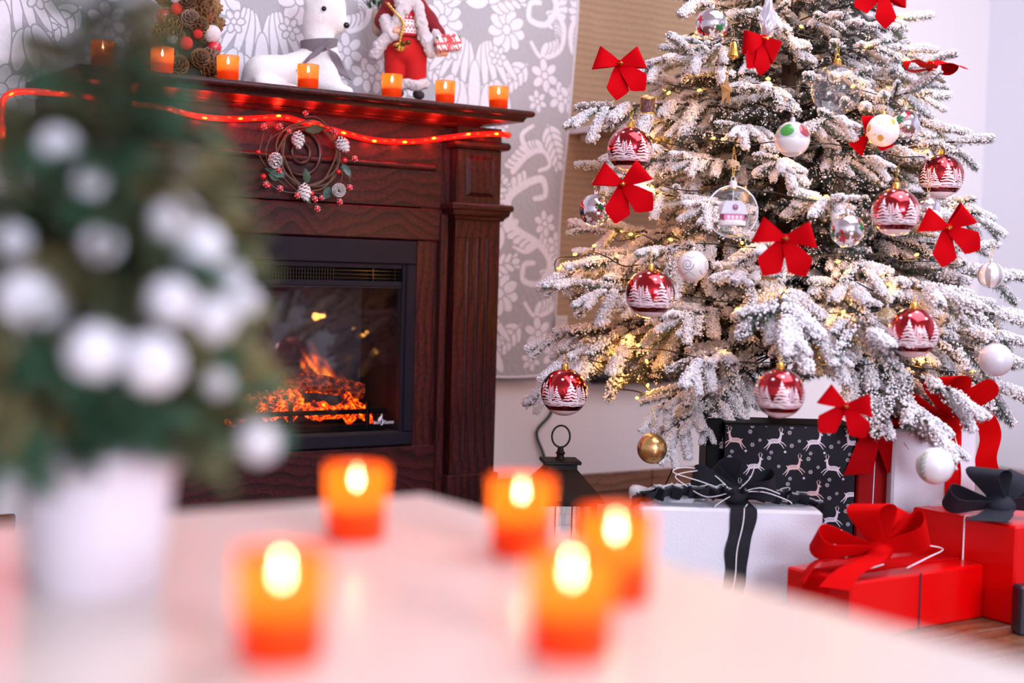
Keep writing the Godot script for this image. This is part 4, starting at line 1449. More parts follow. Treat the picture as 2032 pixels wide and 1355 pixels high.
	for st in 2:
		var cord := []
		for i in 40:
			var e := i / 39.0
			var q: Vector3 = curve([p.call(768, 5, 0.045), p.call(784, 25, 0.052), p.call(800, 45, 0.058), p.call(797, 68, 0.062), p.call(793, 90, 0.056)], 10)[i]
			cord.append(q + (axr * cos(e * 50.0 + st * PI) + axf * sin(e * 50.0 + st * PI)) * 0.0022)
		s.tube(cord, 0.0022, 0.0022, 6)
	put("gold_cord", s, M.gold, t)
	s = S.new()
	for i in 26:
		var a: Vector3 = p.call(795, 84, 0.058)
		var d := Vector3(r.randfn() * 0.7, -absf(r.randfn()), r.randfn() * 0.4).normalized()
		s.tube([a, a + d * 0.012, a + d * 0.020 + Vector3(0, -0.002, 0)], 0.0015, 0.0008, 4)
	put("tinsel", s, M.gold, t)
	for q in [[786, 92], [800, 86], [810, 84]]:
		s = S.new()
		s.ball(p.call(q[0], q[1], 0.062), Vector3.ONE * 0.0062, 12)
		put("bell", s, mat(rgb8(96, 78, 40), 0.3, 0.8), t)
	# sack with greenery on the shoulder
	s = S.new()
	nets(s, [[p.call(752, 30, -0.02), p.call(756, 55, -0.02), 0.018, 0.024]], 0.01, 0.005)
	put("sack", s, bumpy(mat(rgb8(196, 170, 150), 0.95), 0.2, 0.1, 20.0), t)
	for k in 5:
		put("sprig", needle_tuft(46, 0.034, 0.4, 0.0007, rgb8(22, 58, 34), rgb8(58, 96, 58), k + 20), M.needles, t, aim(p.call(735 + k * 8, 14 - (k % 2) * 6, -0.004), Vector3(-0.6 + 0.3 * k, 0.8, 0.1)))
	# gift in his raised hand
	var g := thing("candy_striped_gift", "tiny candy-striped gift with red bow held in the Santa figure's hand", "gift box", o + p.call(888, 88, 0.036), facing(0.25))
	var cp := Pic.new(128, 128, rgb8(240, 230, 232))
	for i in 7: cp.line([Vector2(-30 + i * 32, 140), Vector2(30 + i * 32, -12)], 8, 8, rgb8(205, 20, 26))
	for i in 3: cp.dot(30 + i * 34, 30 + i * 40, 8, rgb8(30, 110, 60))
	var cmat := mat(Color.WHITE, 0.4, 0.0, {"albedo_texture": cp.tex(), "uv1_scale": Vector3(18, 18, 1)})
	s = S.new()
	s.m = T(Vector3.ZERO, Vector3(0, 0, 0.12))
	s.box(Vector3(-0.031, -0.017, -0.02), Vector3(0.031, 0.021, 0.02), 0.003)
	put("box", s, cmat, g)
	var rm := mat(rgb8(210, 14, 20), 0.4)
	s = S.new()
	s.m = T(Vector3.ZERO, Vector3(0, 0, 0.12))
	s.box(Vector3(-0.004, -0.0175, -0.0207), Vector3(0.004, 0.0217, 0.0207), 0.0005)
	s.box(Vector3(-0.0317, -0.003, -0.0208), Vector3(0.0317, 0.003, 0.0208), 0.0005)
	put("ribbon", s, rm, g)
	s = S.new()
	bow_shape(s, 0.016, 0.006, 0.014, 3)
	put("bow", s, rm, g, T(Vector3(0, 0.014, 0.024), Vector3(-0.2, 0, 0.12)))


# ---------- flocked fir branches: packed arrays [points, normals, colours, indices] ----------
func blank() -> Array:
	return [PackedVector3Array(), PackedVector3Array(), PackedColorArray(), PackedInt32Array()]
func merge(into: Array, part: Array, t: Transform3D):
	var o: int = into[0].size()
	into[0].append_array(t * part[0])
	into[1].append_array(Transform3D(t.basis.orthonormalized(), Vector3.ZERO) * part[1])
	into[2].append_array(part[2])
	var ix: PackedInt32Array = part[3].duplicate()
	for i in ix.size(): ix[i] += o
	into[3].append_array(ix)
func face3(A: Array, a: Vector3, b: Vector3, c: Vector3, n: Vector3, ca: Color, cc: Color):
	if (b - a).cross(c - a).dot(n) < 0.0:
		var w := a; a = b; b = w
	var o: int = A[0].size()
	A[0].append(a); A[0].append(b); A[0].append(c)
	for k in 3: A[1].append(n)
	A[2].append(ca); A[2].append(ca); A[2].append(cc)
	A[3].append(o); A[3].append(o + 2); A[3].append(o + 1)
var ico_v := []
var ico_f := []
func ico():
	var g := (1.0 + sqrt(5.0)) / 2.0
	for k in 3:
		for s in [-1, 1]:
			for q in [-1, 1]:
				var p := Vector3.ZERO
				p[k] = s; p[(k + 1) % 3] = q * g
				ico_v.append(p.normalized())
	for a in 12:
		for b in range(a + 1, 12):
			for c in range(b + 1, 12):
				if ico_v[a].distance_to(ico_v[b]) < 1.1 and ico_v[b].distance_to(ico_v[c]) < 1.1 and ico_v[a].distance_to(ico_v[c]) < 1.1:
					if (ico_v[b] - ico_v[a]).cross(ico_v[c] - ico_v[a]).dot(ico_v[a]) > 0.0: ico_f.append([a, c, b])
					else: ico_f.append([a, b, c])
func clump(A: Array, p: Vector3, r: float, c: Color, rr: RandomNumberGenerator):
	var o: int = A[0].size()
	var b := Basis.from_euler(Vector3(rr.randf() * 3.0, rr.randf() * 3.0, rr.randf() * 3.0))
	for k in 6:
		var q := b[k / 2] * (1.0 if k % 2 == 0 else -1.0)
		A[0].append(p + q * r * rr.randf_range(0.75, 1.45))
		A[1].append(q)
		A[2].append(c)
	for f in 8:      # the eight faces of an octahedron
		var x := o + (f & 1); var y := o + 2 + ((f >> 1) & 1); var z := o + 4 + ((f >> 2) & 1)
		var odd := ((f & 1) + ((f >> 1) & 1) + ((f >> 2) & 1)) % 2 == 1
		A[3].append(x); A[3].append(y if odd else z); A[3].append(z if odd else y)
func twig(len: float, rad: float, needles: int, clumps: int, snow: float, green: Color, seedv: int, wid := 0.00075) -> Array:    # along z, snowed on from +y
	var A := blank()
	var rr := RandomNumberGenerator.new()
	rr.seed = seedv
	var white := Color(0.86, 0.835, 0.875)
	var bark := rgb8(78, 60, 44).srgb_to_linear()
	for k in 3:
		var a0 := TAU * k / 3; var a1 := TAU * (k + 1) / 3
		var p0 := Vector3(cos(a0), sin(a0), 0) * 0.0016; var p1 := Vector3(cos(a1), sin(a1), 0) * 0.0016
		face3(A, p0, p1, Vector3(0, 0, len), (p0 + p1).normalized(), bark, bark)
	for i in needles:
		var t := pow(rr.randf(), 0.85)
		var an := rr.randf() * TAU
		var radial := Vector3(cos(an), sin(an), 0)
		var upness := radial.y
		var tilt := rr.randf_range(0.55, 1.0)
		var d := (radial * tilt + Vector3(0, 0, rr.randf_range(0.35, 0.9))).normalized()
		var l := rad * rr.randf_range(0.85, 1.25) * (1.0 - 0.35 * pow(t, 4.0))
		var b := Vector3(0, 0, t * len)
		var x := d.cross(Vector3(rr.randfn(), rr.randfn(), rr.randfn())).normalized() * wid
		var fr := clampf(snow * (0.55 + 0.55 * upness) + rr.randf_range(-0.25, 0.25), 0.0, 1.0)
		var g := green * rr.randf_range(0.6, 1.5)
		face3(A, b - x, b + x, b + d * l, (radial + d * 0.3 + Vector3.UP * 0.2).normalized(), g.lerp(white, fr * 0.55), g.lerp(white, fr))
	if snow > 0.9:
		var ring := []
		for i in 13:
			var t := i / 12.0
			var fat := rad * (0.20 + 0.27 * pow(sin(PI * clampf(0.10 + 0.84 * t, 0.0, 1.0)), 0.6))
			if i == 12: fat *= 0.3
			var row := []
			for k in 11:
				var an := TAU * k / 10.0
				if k == 10:
					row.append(row[0])
					continue
				row.append(Vector3(cos(an), sin(an), 0) * fat * rr.randf_range(0.6, 1.4) + Vector3(0, rad * 0.10, t * len * 1.06 + rr.randf_range(-0.003, 0.003)))
			ring.append(row)
		for i in 12:
			for k in 10:
				var an := TAU * (k + 0.5) / 10.0
				var n := Vector3(cos(an), sin(an), 0.1)
				var c := (green * 1.6).lerp(white, clampf(0.75 + 0.7 * n.y, 0.25, 1.0)) * rr.randf_range(0.9, 1.08)
				face3(A, ring[i][k], ring[i][k + 1], ring[i + 1][k + 1], n, c, c)
				face3(A, ring[i][k], ring[i + 1][k + 1], ring[i + 1][k], n, c, c)
	for i in clumps:
		var t := pow(rr.randf(), 0.75)
		var an := PI / 2 + rr.randfn() * 1.0
		var radial := Vector3(cos(an), sin(an), 0)
		var q := rad * sqrt(rr.randf_range(0.18, 1.0)) * (0.92 - 0.35 * pow(t, 6.0))
		var p := radial * q * 0.82 + Vector3(0, 0, t * len + q * 0.45)
		clump(A, p, rr.randf_range(0.0016, 0.0040), white * rr.randf_range(0.9, 1.1), rr)
	return A
func made(A: Array) -> ArrayMesh:
	var arr := []
	arr.resize(Mesh.ARRAY_MAX)
	arr[Mesh.ARRAY_VERTEX] = A[0]; arr[Mesh.ARRAY_NORMAL] = A[1]; arr[Mesh.ARRAY_COLOR] = A[2]; arr[Mesh.ARRAY_INDEX] = A[3]
	var m := ArrayMesh.new()
	m.add_surface_from_arrays(Mesh.PRIMITIVE_TRIANGLES, arr)
	return m
func zaim(p: Vector3, dir: Vector3, up: Vector3, sc := 1.0) -> Transform3D:     # z along dir, y as near as can be to up
	var z := dir.normalized()
	var x := up.cross(z).normalized()
	return Transform3D(Basis(x, z.cross(x), z) * sc, p)
func branch(len: float, twigs: Array, plain: Array, count: int, tl: float, seedv: int) -> ArrayMesh:
	var A := blank()
	var rr := RandomNumberGenerator.new()
	rr.seed = seedv
	var droop := rr.randf_range(0.05, 0.16)
	var sway := rr.randf_range(-0.06, 0.06)
	var pos = func(t): return Vector3(sway * len * t * t, (0.10 * t - (0.10 + droop) * t * t) * len, t * len)
	var s := S.new()
	var bark := rgb8(70, 52, 38).srgb_to_linear()
	for i in 8:
		var p0: Vector3 = pos.call(i / 8.0); var p1: Vector3 = pos.call((i + 1) / 8.0)
		for k in 4:
			var o0 := Vector3(cos(k * PI / 2), sin(k * PI / 2), 0) * 0.0032; var o1 := Vector3(cos((k + 1) * PI / 2), sin((k + 1) * PI / 2), 0) * 0.0032
			face3(A, p0 + o0, p0 + o1, p1 + o1, o0 + o1, bark, bark)
			face3(A, p0 + o0, p1 + o1, p1 + o0, o0 + o1, bark, bark)
	for i in count:
		var t := lerpf(0.26, 1.0, pow(float(i) / (count - 1), 0.85))
		var dirz: Vector3 = (pos.call(minf(t + 0.05, 1.0)) - pos.call(t - 0.05)).normalized()
		var side := (1.0 if i % 2 else -1.0) * lerpf(1.15, 0.75, t) * rr.randf_range(0.7, 1.2)
		if i == count - 1: side = 0.0
		var tilt := rr.randf_range(-0.5, 0.3)
		if i % 4 == 3: tilt = rr.randf_range(-1.1, -0.6)
		var d := dirz.rotated(Vector3.UP, side)
		d.y += tilt
		var l := tl * lerpf(1.1, 0.82, t) * rr.randf_range(0.85, 1.15)
		var pool := plain if t < 0.5 and i % 3 != 0 else twigs
		var w: Array = pool[rr.randi() % pool.size()]
		merge(A, w, zaim(pos.call(t), d, Vector3(rr.randf_range(-0.3, 0.3), 1, 0), l))
		if t > 0.4 and i % 3 == 0:      # a side shoot on the shoot
			var d2 := d.normalized().rotated(Vector3.UP, 0.75 * signf(-side + 0.01))
			merge(A, twigs[rr.randi() % twigs.size()], zaim(pos.call(t) + d.normalized() * l * 0.35, d2 + Vector3(0, rr.randf_range(-0.4, 0.1), 0), Vector3.UP, l * 0.7))
	return made(A)


var tree_at := Vector3.ZERO
var tree_r := 3.25
func tree_radius(h: float) -> float:
	return 0.575 * maxf(0.04, 1.0 - pow(clampf((h - 0.34) / 1.42, 0.0, 1.0), 1.55))


func christmas_tree():
	ico()
	var c := at(1546, 700, tree_r)
	tree_at = Vector3(c.x, 0, c.z)
	var t := thing("christmas_tree", "tall artificial Christmas tree with snow-flocked branches standing behind the gifts", "Christmas tree", tree_at)
	var s := S.new()
	s.lathe([Vector2(0, 0), Vector2(0.10, 0), Vector2(0.105, 0.008), Vector2(0.10, 0.02), Vector2(0.03, 0.035), Vector2(0.022, 0.06), Vector2(0.022, 0.3), Vector2(0.02, 0.32), Vector2(0.014, 1.78), Vector2(0, 1.80)], 16)
	put("trunk", s, M.brown, t)
	var g1 := rgb8(36, 64, 50).srgb_to_linear()
	var g2 := rgb8(58, 66, 44).srgb_to_linear()
	var g3 := rgb8(30, 84, 60).srgb_to_linear()
	# shoots are one unit long, thickness in the same unit
	var snowy := []
	var plain := []
	for k in 6: snowy.append(scaled_twig(0.12, 0.0255, 250, 440 + 40 * (k % 3), 1.0, g1 if k % 3 else g3, 30 + k))
	for k in 2: snowy.append(scaled_twig(0.12, 0.0235, 330, 170, 0.75, g3, 50 + k))
	for k in 3: plain.append(scaled_twig(0.12, 0.024, 330, 20, 0.35, g2 if k else g1, 60 + k))
	var long := []
	var short := []
	for k in 7: long.append(branch(0.50, snowy, plain, 13, 0.122, 100 + k))
	for k in 4: short.append(branch(0.32, snowy, plain, 9, 0.118, 200 + k))
	var inner := []
	for k in 3: inner.append(branch(0.34, plain, plain, 11, 0.125, 250 + k))
	var r := RandomNumberGenerator.new()
	r.seed = 77
	var h := 0.475
	var level := 0
	while h < 1.80:
		var R := tree_radius(h)
		var n := int(round(4.5 + R * 13.5))
		for k in n:
			var az := TAU * (k + 0.5 * (level % 2)) / n + r.randf_range(-0.13, 0.13)
			var el := lerpf(0.06, 0.42, clampf((h - 0.4) / 1.3, 0.0, 1.0)) + r.randf_range(-0.12, 0.14)
			var reach := R * r.randf_range(0.84, 1.08)
			var d := Vector3(sin(az) * cos(el), sin(el), cos(az) * cos(el))
			var pool := long if reach > 0.36 else short
			var sc := reach / (0.61 if reach > 0.36 else 0.43)
			sc = clampf(sc, 0.55, 1.2)
			var tip := pix(tree_at + Vector3(0, h - 0.02 * reach, 0) + d * reach)
			var pick := r.randi()
			if tip.x < 1330 and tip.y > 690: continue      # the tree's open lower left
			put("branch", pool[pick % pool.size()], M.needles, t, zaim(Vector3(0, h - 0.02 * reach, 0), d, Vector3.UP, sc))
		for k in 6:      # the sparse green growth near the trunk
			var az := TAU * (k + r.randf()) / 6.0
			var el := r.randf_range(-0.1, 0.5)
			put("branch", inner[k % 3], M.needles, t, zaim(Vector3(0, h + 0.03, 0), Vector3(sin(az) * cos(el), sin(el), cos(az) * cos(el)), Vector3.UP, clampf(R * 0.72 / 0.44, 0.35, 1.0)))
		h += lerpf(0.074, 0.088, clampf((h - 0.4) / 1.2, 0.0, 1.0))
		level += 1
	# long branches whose tips stand out of the outline
	for q in [[1128, 214, 3.10], [1062, 728, 3.20], [1092, 690, 3.10], [1092, 512, 3.15], [1165, 345, 3.12], [1256, 108, 3.1], [1288, 800, 2.98], [1302, 850, 2.96], [1372, 842, 2.96], [1862, 858, 2.70], [2030, 648, 2.95], [2035, 800, 2.95], [1905, 240, 3.05], [1978, 412, 3.1], [1935, 548, 3.05], [1868, 190, 3.1], [1985, 720, 2.9], [1740, 690, 2.66], [1520, 640, 2.62], [1105, 575, 3.12]]:
		var tip := at(q[0], q[1], q[2]) - tree_at
		var flat := Vector2(tip.x, tip.z).length()
		var from := Vector3(0, maxf(tip.y + flat * (0.10 if q[1] > 600 else 0.0), 0.47), 0)
		var d := tip - from
		put("branch", long[(q[0] / 7) % long.size()], M.needles, t, zaim(from, d + Vector3(0, 0.10, 0) * d.length(), Vector3.UP, d.length() / 0.565))
	fairy_lights()


func scaled_twig(len: float, rad: float, needles: int, clumps: int, snow: float, green: Color, seedv: int) -> Array:
	var A := twig(len, rad, needles, clumps, snow, green, seedv)
	A[0] = Transform3D(Basis.from_scale(Vector3.ONE / len), Vector3.ZERO) * A[0]
	return A


func fairy_lights():
	var f := thing("fairy_lights", "dark cable of warm white fairy lights wound through the Christmas tree", "string lights", Vector3.ZERO)
	var r := RandomNumberGenerator.new()
	r.seed = 12
	var n := FastNoiseLite.new()
	n.frequency = 0.9
	var s := S.new()
	s.ball(Vector3.ZERO, Vector3(0.0034, 0.0034, 0.0055), 10)
	var bulb := s.done()
	s = S.new()
	s.lathe([Vector2(0, -0.014), Vector2(0.0024, -0.014), Vector2(0.0028, -0.004), Vector2(0.0018, -0.003)], 8)
	var sock := s.done()
	var lit := 0
	var bulbs_on = func(pts: Array, every: float):
		var run := 0.0
		for i in range(1, pts.size()):
			run += pts[i].distance_to(pts[i - 1])
			if run < every: continue
			run = 0.0
			var d := Vector3(r.randfn(), r.randfn() + 0.6, r.randfn()).normalized()
			var x := aim(pts[i] + d * 0.014, d)
			put("socket", sock, M.cable, f, x)
			put("bulb", bulb, M.bulb_warm, f, Transform3D(x.basis, pts[i] + d * 0.017))
			omni(pts[i] + d * 0.017, Color(1.0, 0.66, 0.28), 0.0058, 0.004, f)
	# the winding
	var pts := []
	var turns := 9.0
	for i in 420:
		var e := i / 419.0
		var h := lerpf(0.44, 1.45, e)
		var a := e * turns * TAU + 0.6
		var R := tree_radius(h) * (0.74 + 0.16 * n.get_noise_1d(e * 60.0))
		pts.append(tree_at + Vector3(cos(a) * R, h + 0.025 * n.get_noise_1d(e * 90.0 + 40.0), sin(a) * R))
	# only the half that faces the room carries lights that can be seen; the rest is the same cable
	s = S.new()
	s.tube(pts, 0.0013, 0.0013, 4)
	put("cable", s, M.cable, f)
	bulbs_on.call(pts, 0.17)
	# loops that hang out of the tree on the left
	for q in [[[1290, 520, 2.95], [1240, 528, 2.98], [1205, 510, 3.0], [1170, 498, 3.05], [1150, 508, 3.1], [1106, 514, 3.12], [1104, 540, 3.12], [1122, 570, 3.12], [1124, 586, 3.12]], [[1170, 716, 3.1], [1190, 735, 3.1], [1215, 745, 3.1], [1260, 752, 3.05], [1290, 775, 3.0]], [[1165, 712, 3.1], [1200, 720, 3.1], [1240, 710, 3.05], [1262, 722, 3.02], [1300, 716, 3.0]], [[1228, 772, 3.08], [1262, 776, 3.05], [1285, 785, 3.0]], [[1380, 735, 2.85], [1440, 700, 2.82], [1480, 655, 2.82], [1540, 600, 2.8], [1570, 560, 2.82]], [[1700, 560, 2.8], [1740, 580, 2.8], [1760, 574, 2.82]]]:
		var p := curve(q.map(func(e): return at(e[0], e[1], e[2] + 0.06)), 8)
		s = S.new()
		s.tube(p, 0.0016, 0.0016, 5)
		put("cable", s, M.cable, f)
		bulbs_on.call(p, 0.075)
	# the lead running down to the floor
	s = S.new()
	s.tube(curve([at(1352, 850, 3.1), at(1342, 880, 3.1), at(1338, 920, 3.1), at(1322, 958, 3.12), at(1300, 1000, 3.15)], 8), 0.0016, 0.0016, 5)
	put("lead", s, M.cable, f)


# ---------- ornaments ----------
func scene_tex() -> Array:
	var W := 1024
	var H := 512
	var red := rgb8(176, 8, 26)
	var wht := rgb8(246, 232, 240)
	var deep := rgb8(104, 4, 22)
	var p := Pic.new(W, H, red)
	var g := Pic.new(W, H, rgb8(255, 255, 255))
	var no := rgb8(0, 0, 0)
	var r := RandomNumberGenerator.new()
	r.seed = 6
	var line = func(q, a, b, c := wht):
		p.line(q, a, b, c)
		g.line(q, a, b, no)
	p.poly([Vector2(0, 352), Vector2(W, 352), Vector2(W, 392), Vector2(0, 392)], deep)
	p.poly([Vector2(0, 390), Vector2(W, 390), Vector2(W, H), Vector2(0, H)], rgb8(238, 212, 216))
	g.poly([Vector2(0, 390), Vector2(W, 390), Vector2(W, H), Vector2(0, H)], no)
	for i in 14:
		var x := 36.0 + i * 73.0 + r.randf_range(-10, 10)
		var y: float = [128, 92, 152][i % 3]
		p.ell(x, y, 10.0 / maxf(0.5, sin(PI * y / H)), 9, 0, wht)
		g.ell(x, y, 10.0 / maxf(0.5, sin(PI * y / H)), 9, 0, no)
	for k in 5:
		var x0 := k * 205.0
		# a fir laden with snow
		for q in [[x0 + 60, 176, 1.0], [x0 + 160, 216, 0.75]]:
			for j in 7:
				var yy: float = q[1] + j * 22 * q[2]
				var hw: float = (7 + j * 9.5) * q[2]
				var pts := []
				for e in 7: pts.append(Vector2(q[0] - hw + e * hw / 3.0, yy + 9 * q[2] * absf(e - 3.0) / 3.0 + r.randf_range(-4, 4) + 6))
				line.call(pts, 7 * q[2], 15 * q[2])
			line.call([Vector2(q[0], q[1] - 18 * q[2]), Vector2(q[0], q[1] + 10)], 3, 12 * q[2])
		# a bare tree
		var bx := x0 + 118
		line.call([Vector2(bx, 322), Vector2(bx + 2, 260), Vector2(bx - 2, 214)], 7, 3)
		for j in 7:
			var yy := 300.0 - j * 13.0
			for sd in [-1, 1]:
				var l := 34.0 - j * 2.5
				line.call([Vector2(bx, yy), Vector2(bx + sd * l * 0.6, yy - l * 0.7), Vector2(bx + sd * l * 0.72, yy - l * 1.25)], 4, 2)
				line.call([Vector2(bx + sd * l * 0.5, yy - l * 0.55), Vector2(bx + sd * l * 0.95, yy - l * 0.8)], 3, 2)
		for j in 4:
			var pts := []
			for e in 6: pts.append(Vector2(x0 + e * 40 + j * 17, 314 + j * 10 + r.randf_range(-4, 4)))
			line.call(pts, 8, 5)
	return [p.tex(), g.tex()]


func print_tex(cols: Array, base: Color, seedv: int, count: int) -> Array:
	var p := Pic.new(512, 256, base)
	var g := Pic.new(512, 256, Color.WHITE)
	var r := RandomNumberGenerator.new()
	r.seed = seedv
	for i in count:
		var x := 512.0 * i / count + r.randf_range(-15, 15)
		var y := r.randf_range(70, 186)
		var c: Color = cols[i % cols.size()]
		for k in 6:
			var a := TAU * k / 6 + r.randf()
			p.ell(x + cos(a) * 12, y + sin(a) * 12, 14, 6, a, c)
			g.ell(x + cos(a) * 12, y + sin(a) * 12, 14, 6, a, Color.BLACK)
	return [p.tex(), g.tex()]


func cap_and_hook(o: Node3D, r: float, m: Material, up: float, wire: Material):
	var s := S.new()
	s.lathe([Vector2(0.0, r * 0.97), Vector2(r * 0.155, r * 0.975), Vector2(r * 0.16, r * 1.0), Vector2(r * 0.145, r * 1.18), Vector2(r * 0.12, r * 1.205), Vector2(0, r * 1.21)], 16)
	put("cap", s, m, o)
	s = S.new()
	var ring := []
	for k in 14: ring.append(Vector3(cos(TAU * k / 14) * r * 0.085, r * 1.29 + sin(TAU * k / 14) * r * 0.10, 0))
	s.tube(ring, r * 0.016, r * 0.016, 5, true)
	put("loop", s, m, o)
	s = S.new()
	s.tube([Vector3(0.001, r * 1.36, 0), Vector3(0.004, r * 1.36 + up * 0.5, 0.001), Vector3(0, r * 1.36 + up, -0.004)], 0.0005, 0.0005, 4)
	s.tube([Vector3(-0.001, r * 1.36, 0), Vector3(-0.003, r * 1.36 + up * 0.5, 0), Vector3(0, r * 1.36 + up, -0.004)], 0.0005, 0.0005, 4)
	put("hanger", s, wire, o)


func sphere(r: float, seg := 40) -> ArrayMesh:
	var s := S.new()
	s.ball(Vector3.ZERO, Vector3.ONE * r, seg)
	return s.done()


func bauble(called: String, label: String, group: String, px: float, py: float, d: float, rpx: float, m: Material, capm: Material, turn := 0.0, up := 0.02, tilt := 0.0) -> Node3D:
	var r := rpx * (d - 0.06) / FPX
	var o := thing(called, label, "ornament", at(px, py, d - 0.06), facing(turn), group)
	o.rotation.z = tilt
	put("ball", sphere(r), m, o)
	cap_and_hook(o, r, capm, up, M.gold)
	return o


func bow_shape(s: S, L: float, W: float, tail: float, seedv: int, open := 0.35, tails := [-1.05, -2.0], twist := 0.0):
	# two loops and two tails spreading from a knot, front towards +z
	var r := RandomNumberGenerator.new()
	r.seed = seedv
	for sd in [-1, 1]:
		var dir := Vector3(sd * cos(open), sin(open), 0).rotated(Vector3.FORWARD, twist + r.randf_range(-0.08, 0.08))
		var w := Vector3(-dir.y, dir.x, 0)
		var cs := []
		var ws := []
		for i in 15:
			var e := i / 14.0
			var out := pow(sin(PI * e), 0.75)
			cs.append(dir * L * out + Vector3(0, 0, W * 0.42 * cos(PI * e)) * (0.25 + out * 0.75) + Vector3(0, 0, 0.0))
			ws.append((w - dir * 0.10 * sd) * lerpf(W * 0.16, W, pow(out, 0.9)) * 0.60 + Vector3(0, 0, 0.10 * W * sin(e * 9.0)))
		s.ribbon(cs, ws, 0.0009)
	for a in tails:
		var dir := Vector3(cos(a), sin(a), 0)
		var w := Vector3(-dir.y, dir.x, 0)
		var cs := []
		var ws := []
		for i in 11:
			var e := i / 10.0
			cs.append(dir * tail * e + Vector3(0, 0, W * (0.1 + 0.14 * sin(e * 4.0 + a))))
			var half := lerpf(W * 0.12, W * 0.62, pow(minf(e / 0.72, 1.0), 0.8)) if e < 0.75 else lerpf(W * 0.58, W * 0.05, (e - 0.75) / 0.25)
			ws.append(w * half + Vector3(0, 0, 0.12 * half * cos(e * 6.0)))
		s.ribbon(cs, ws, 0.0009)


func tree_bow(px: float, py: float, d: float, size: float, label: String, tilt: float, turn: float, pitch := 0.0, tails := [-1.05, -2.0], open := 0.35):
	var o := thing("velvet_bow", label, "bow", at(px, py, d - 0.06), 0.0, "red velvet bows on the Christmas tree")
	o.rotation = Vector3(pitch, facing(turn), tilt)
	var k := size * d / FPX
	var s := S.new()
	bow_shape(s, k * 0.50, k * 0.40, k * 0.74, int(px), open, tails)
	s.ball(Vector3(0, 0, 0.002), Vector3(k * 0.07, k * 0.085, k * 0.11), 12)
	put("ribbon", s, M.velvet, o)
	s = S.new()
	var ring := []
	for i in 12: ring.append(Vector3(cos(TAU * i / 12) * k * 0.085, sin(TAU * i / 12) * 0.001, k * 0.02 + sin(TAU * i / 12) * k * 0.12))
	s.tube(ring, 0.0009, 0.0009, 5, true)
	s.ball(Vector3(0, 0, k * 0.13), Vector3.ONE * k * 0.04, 8)
	put("gold_tie", s, M.gold, o)


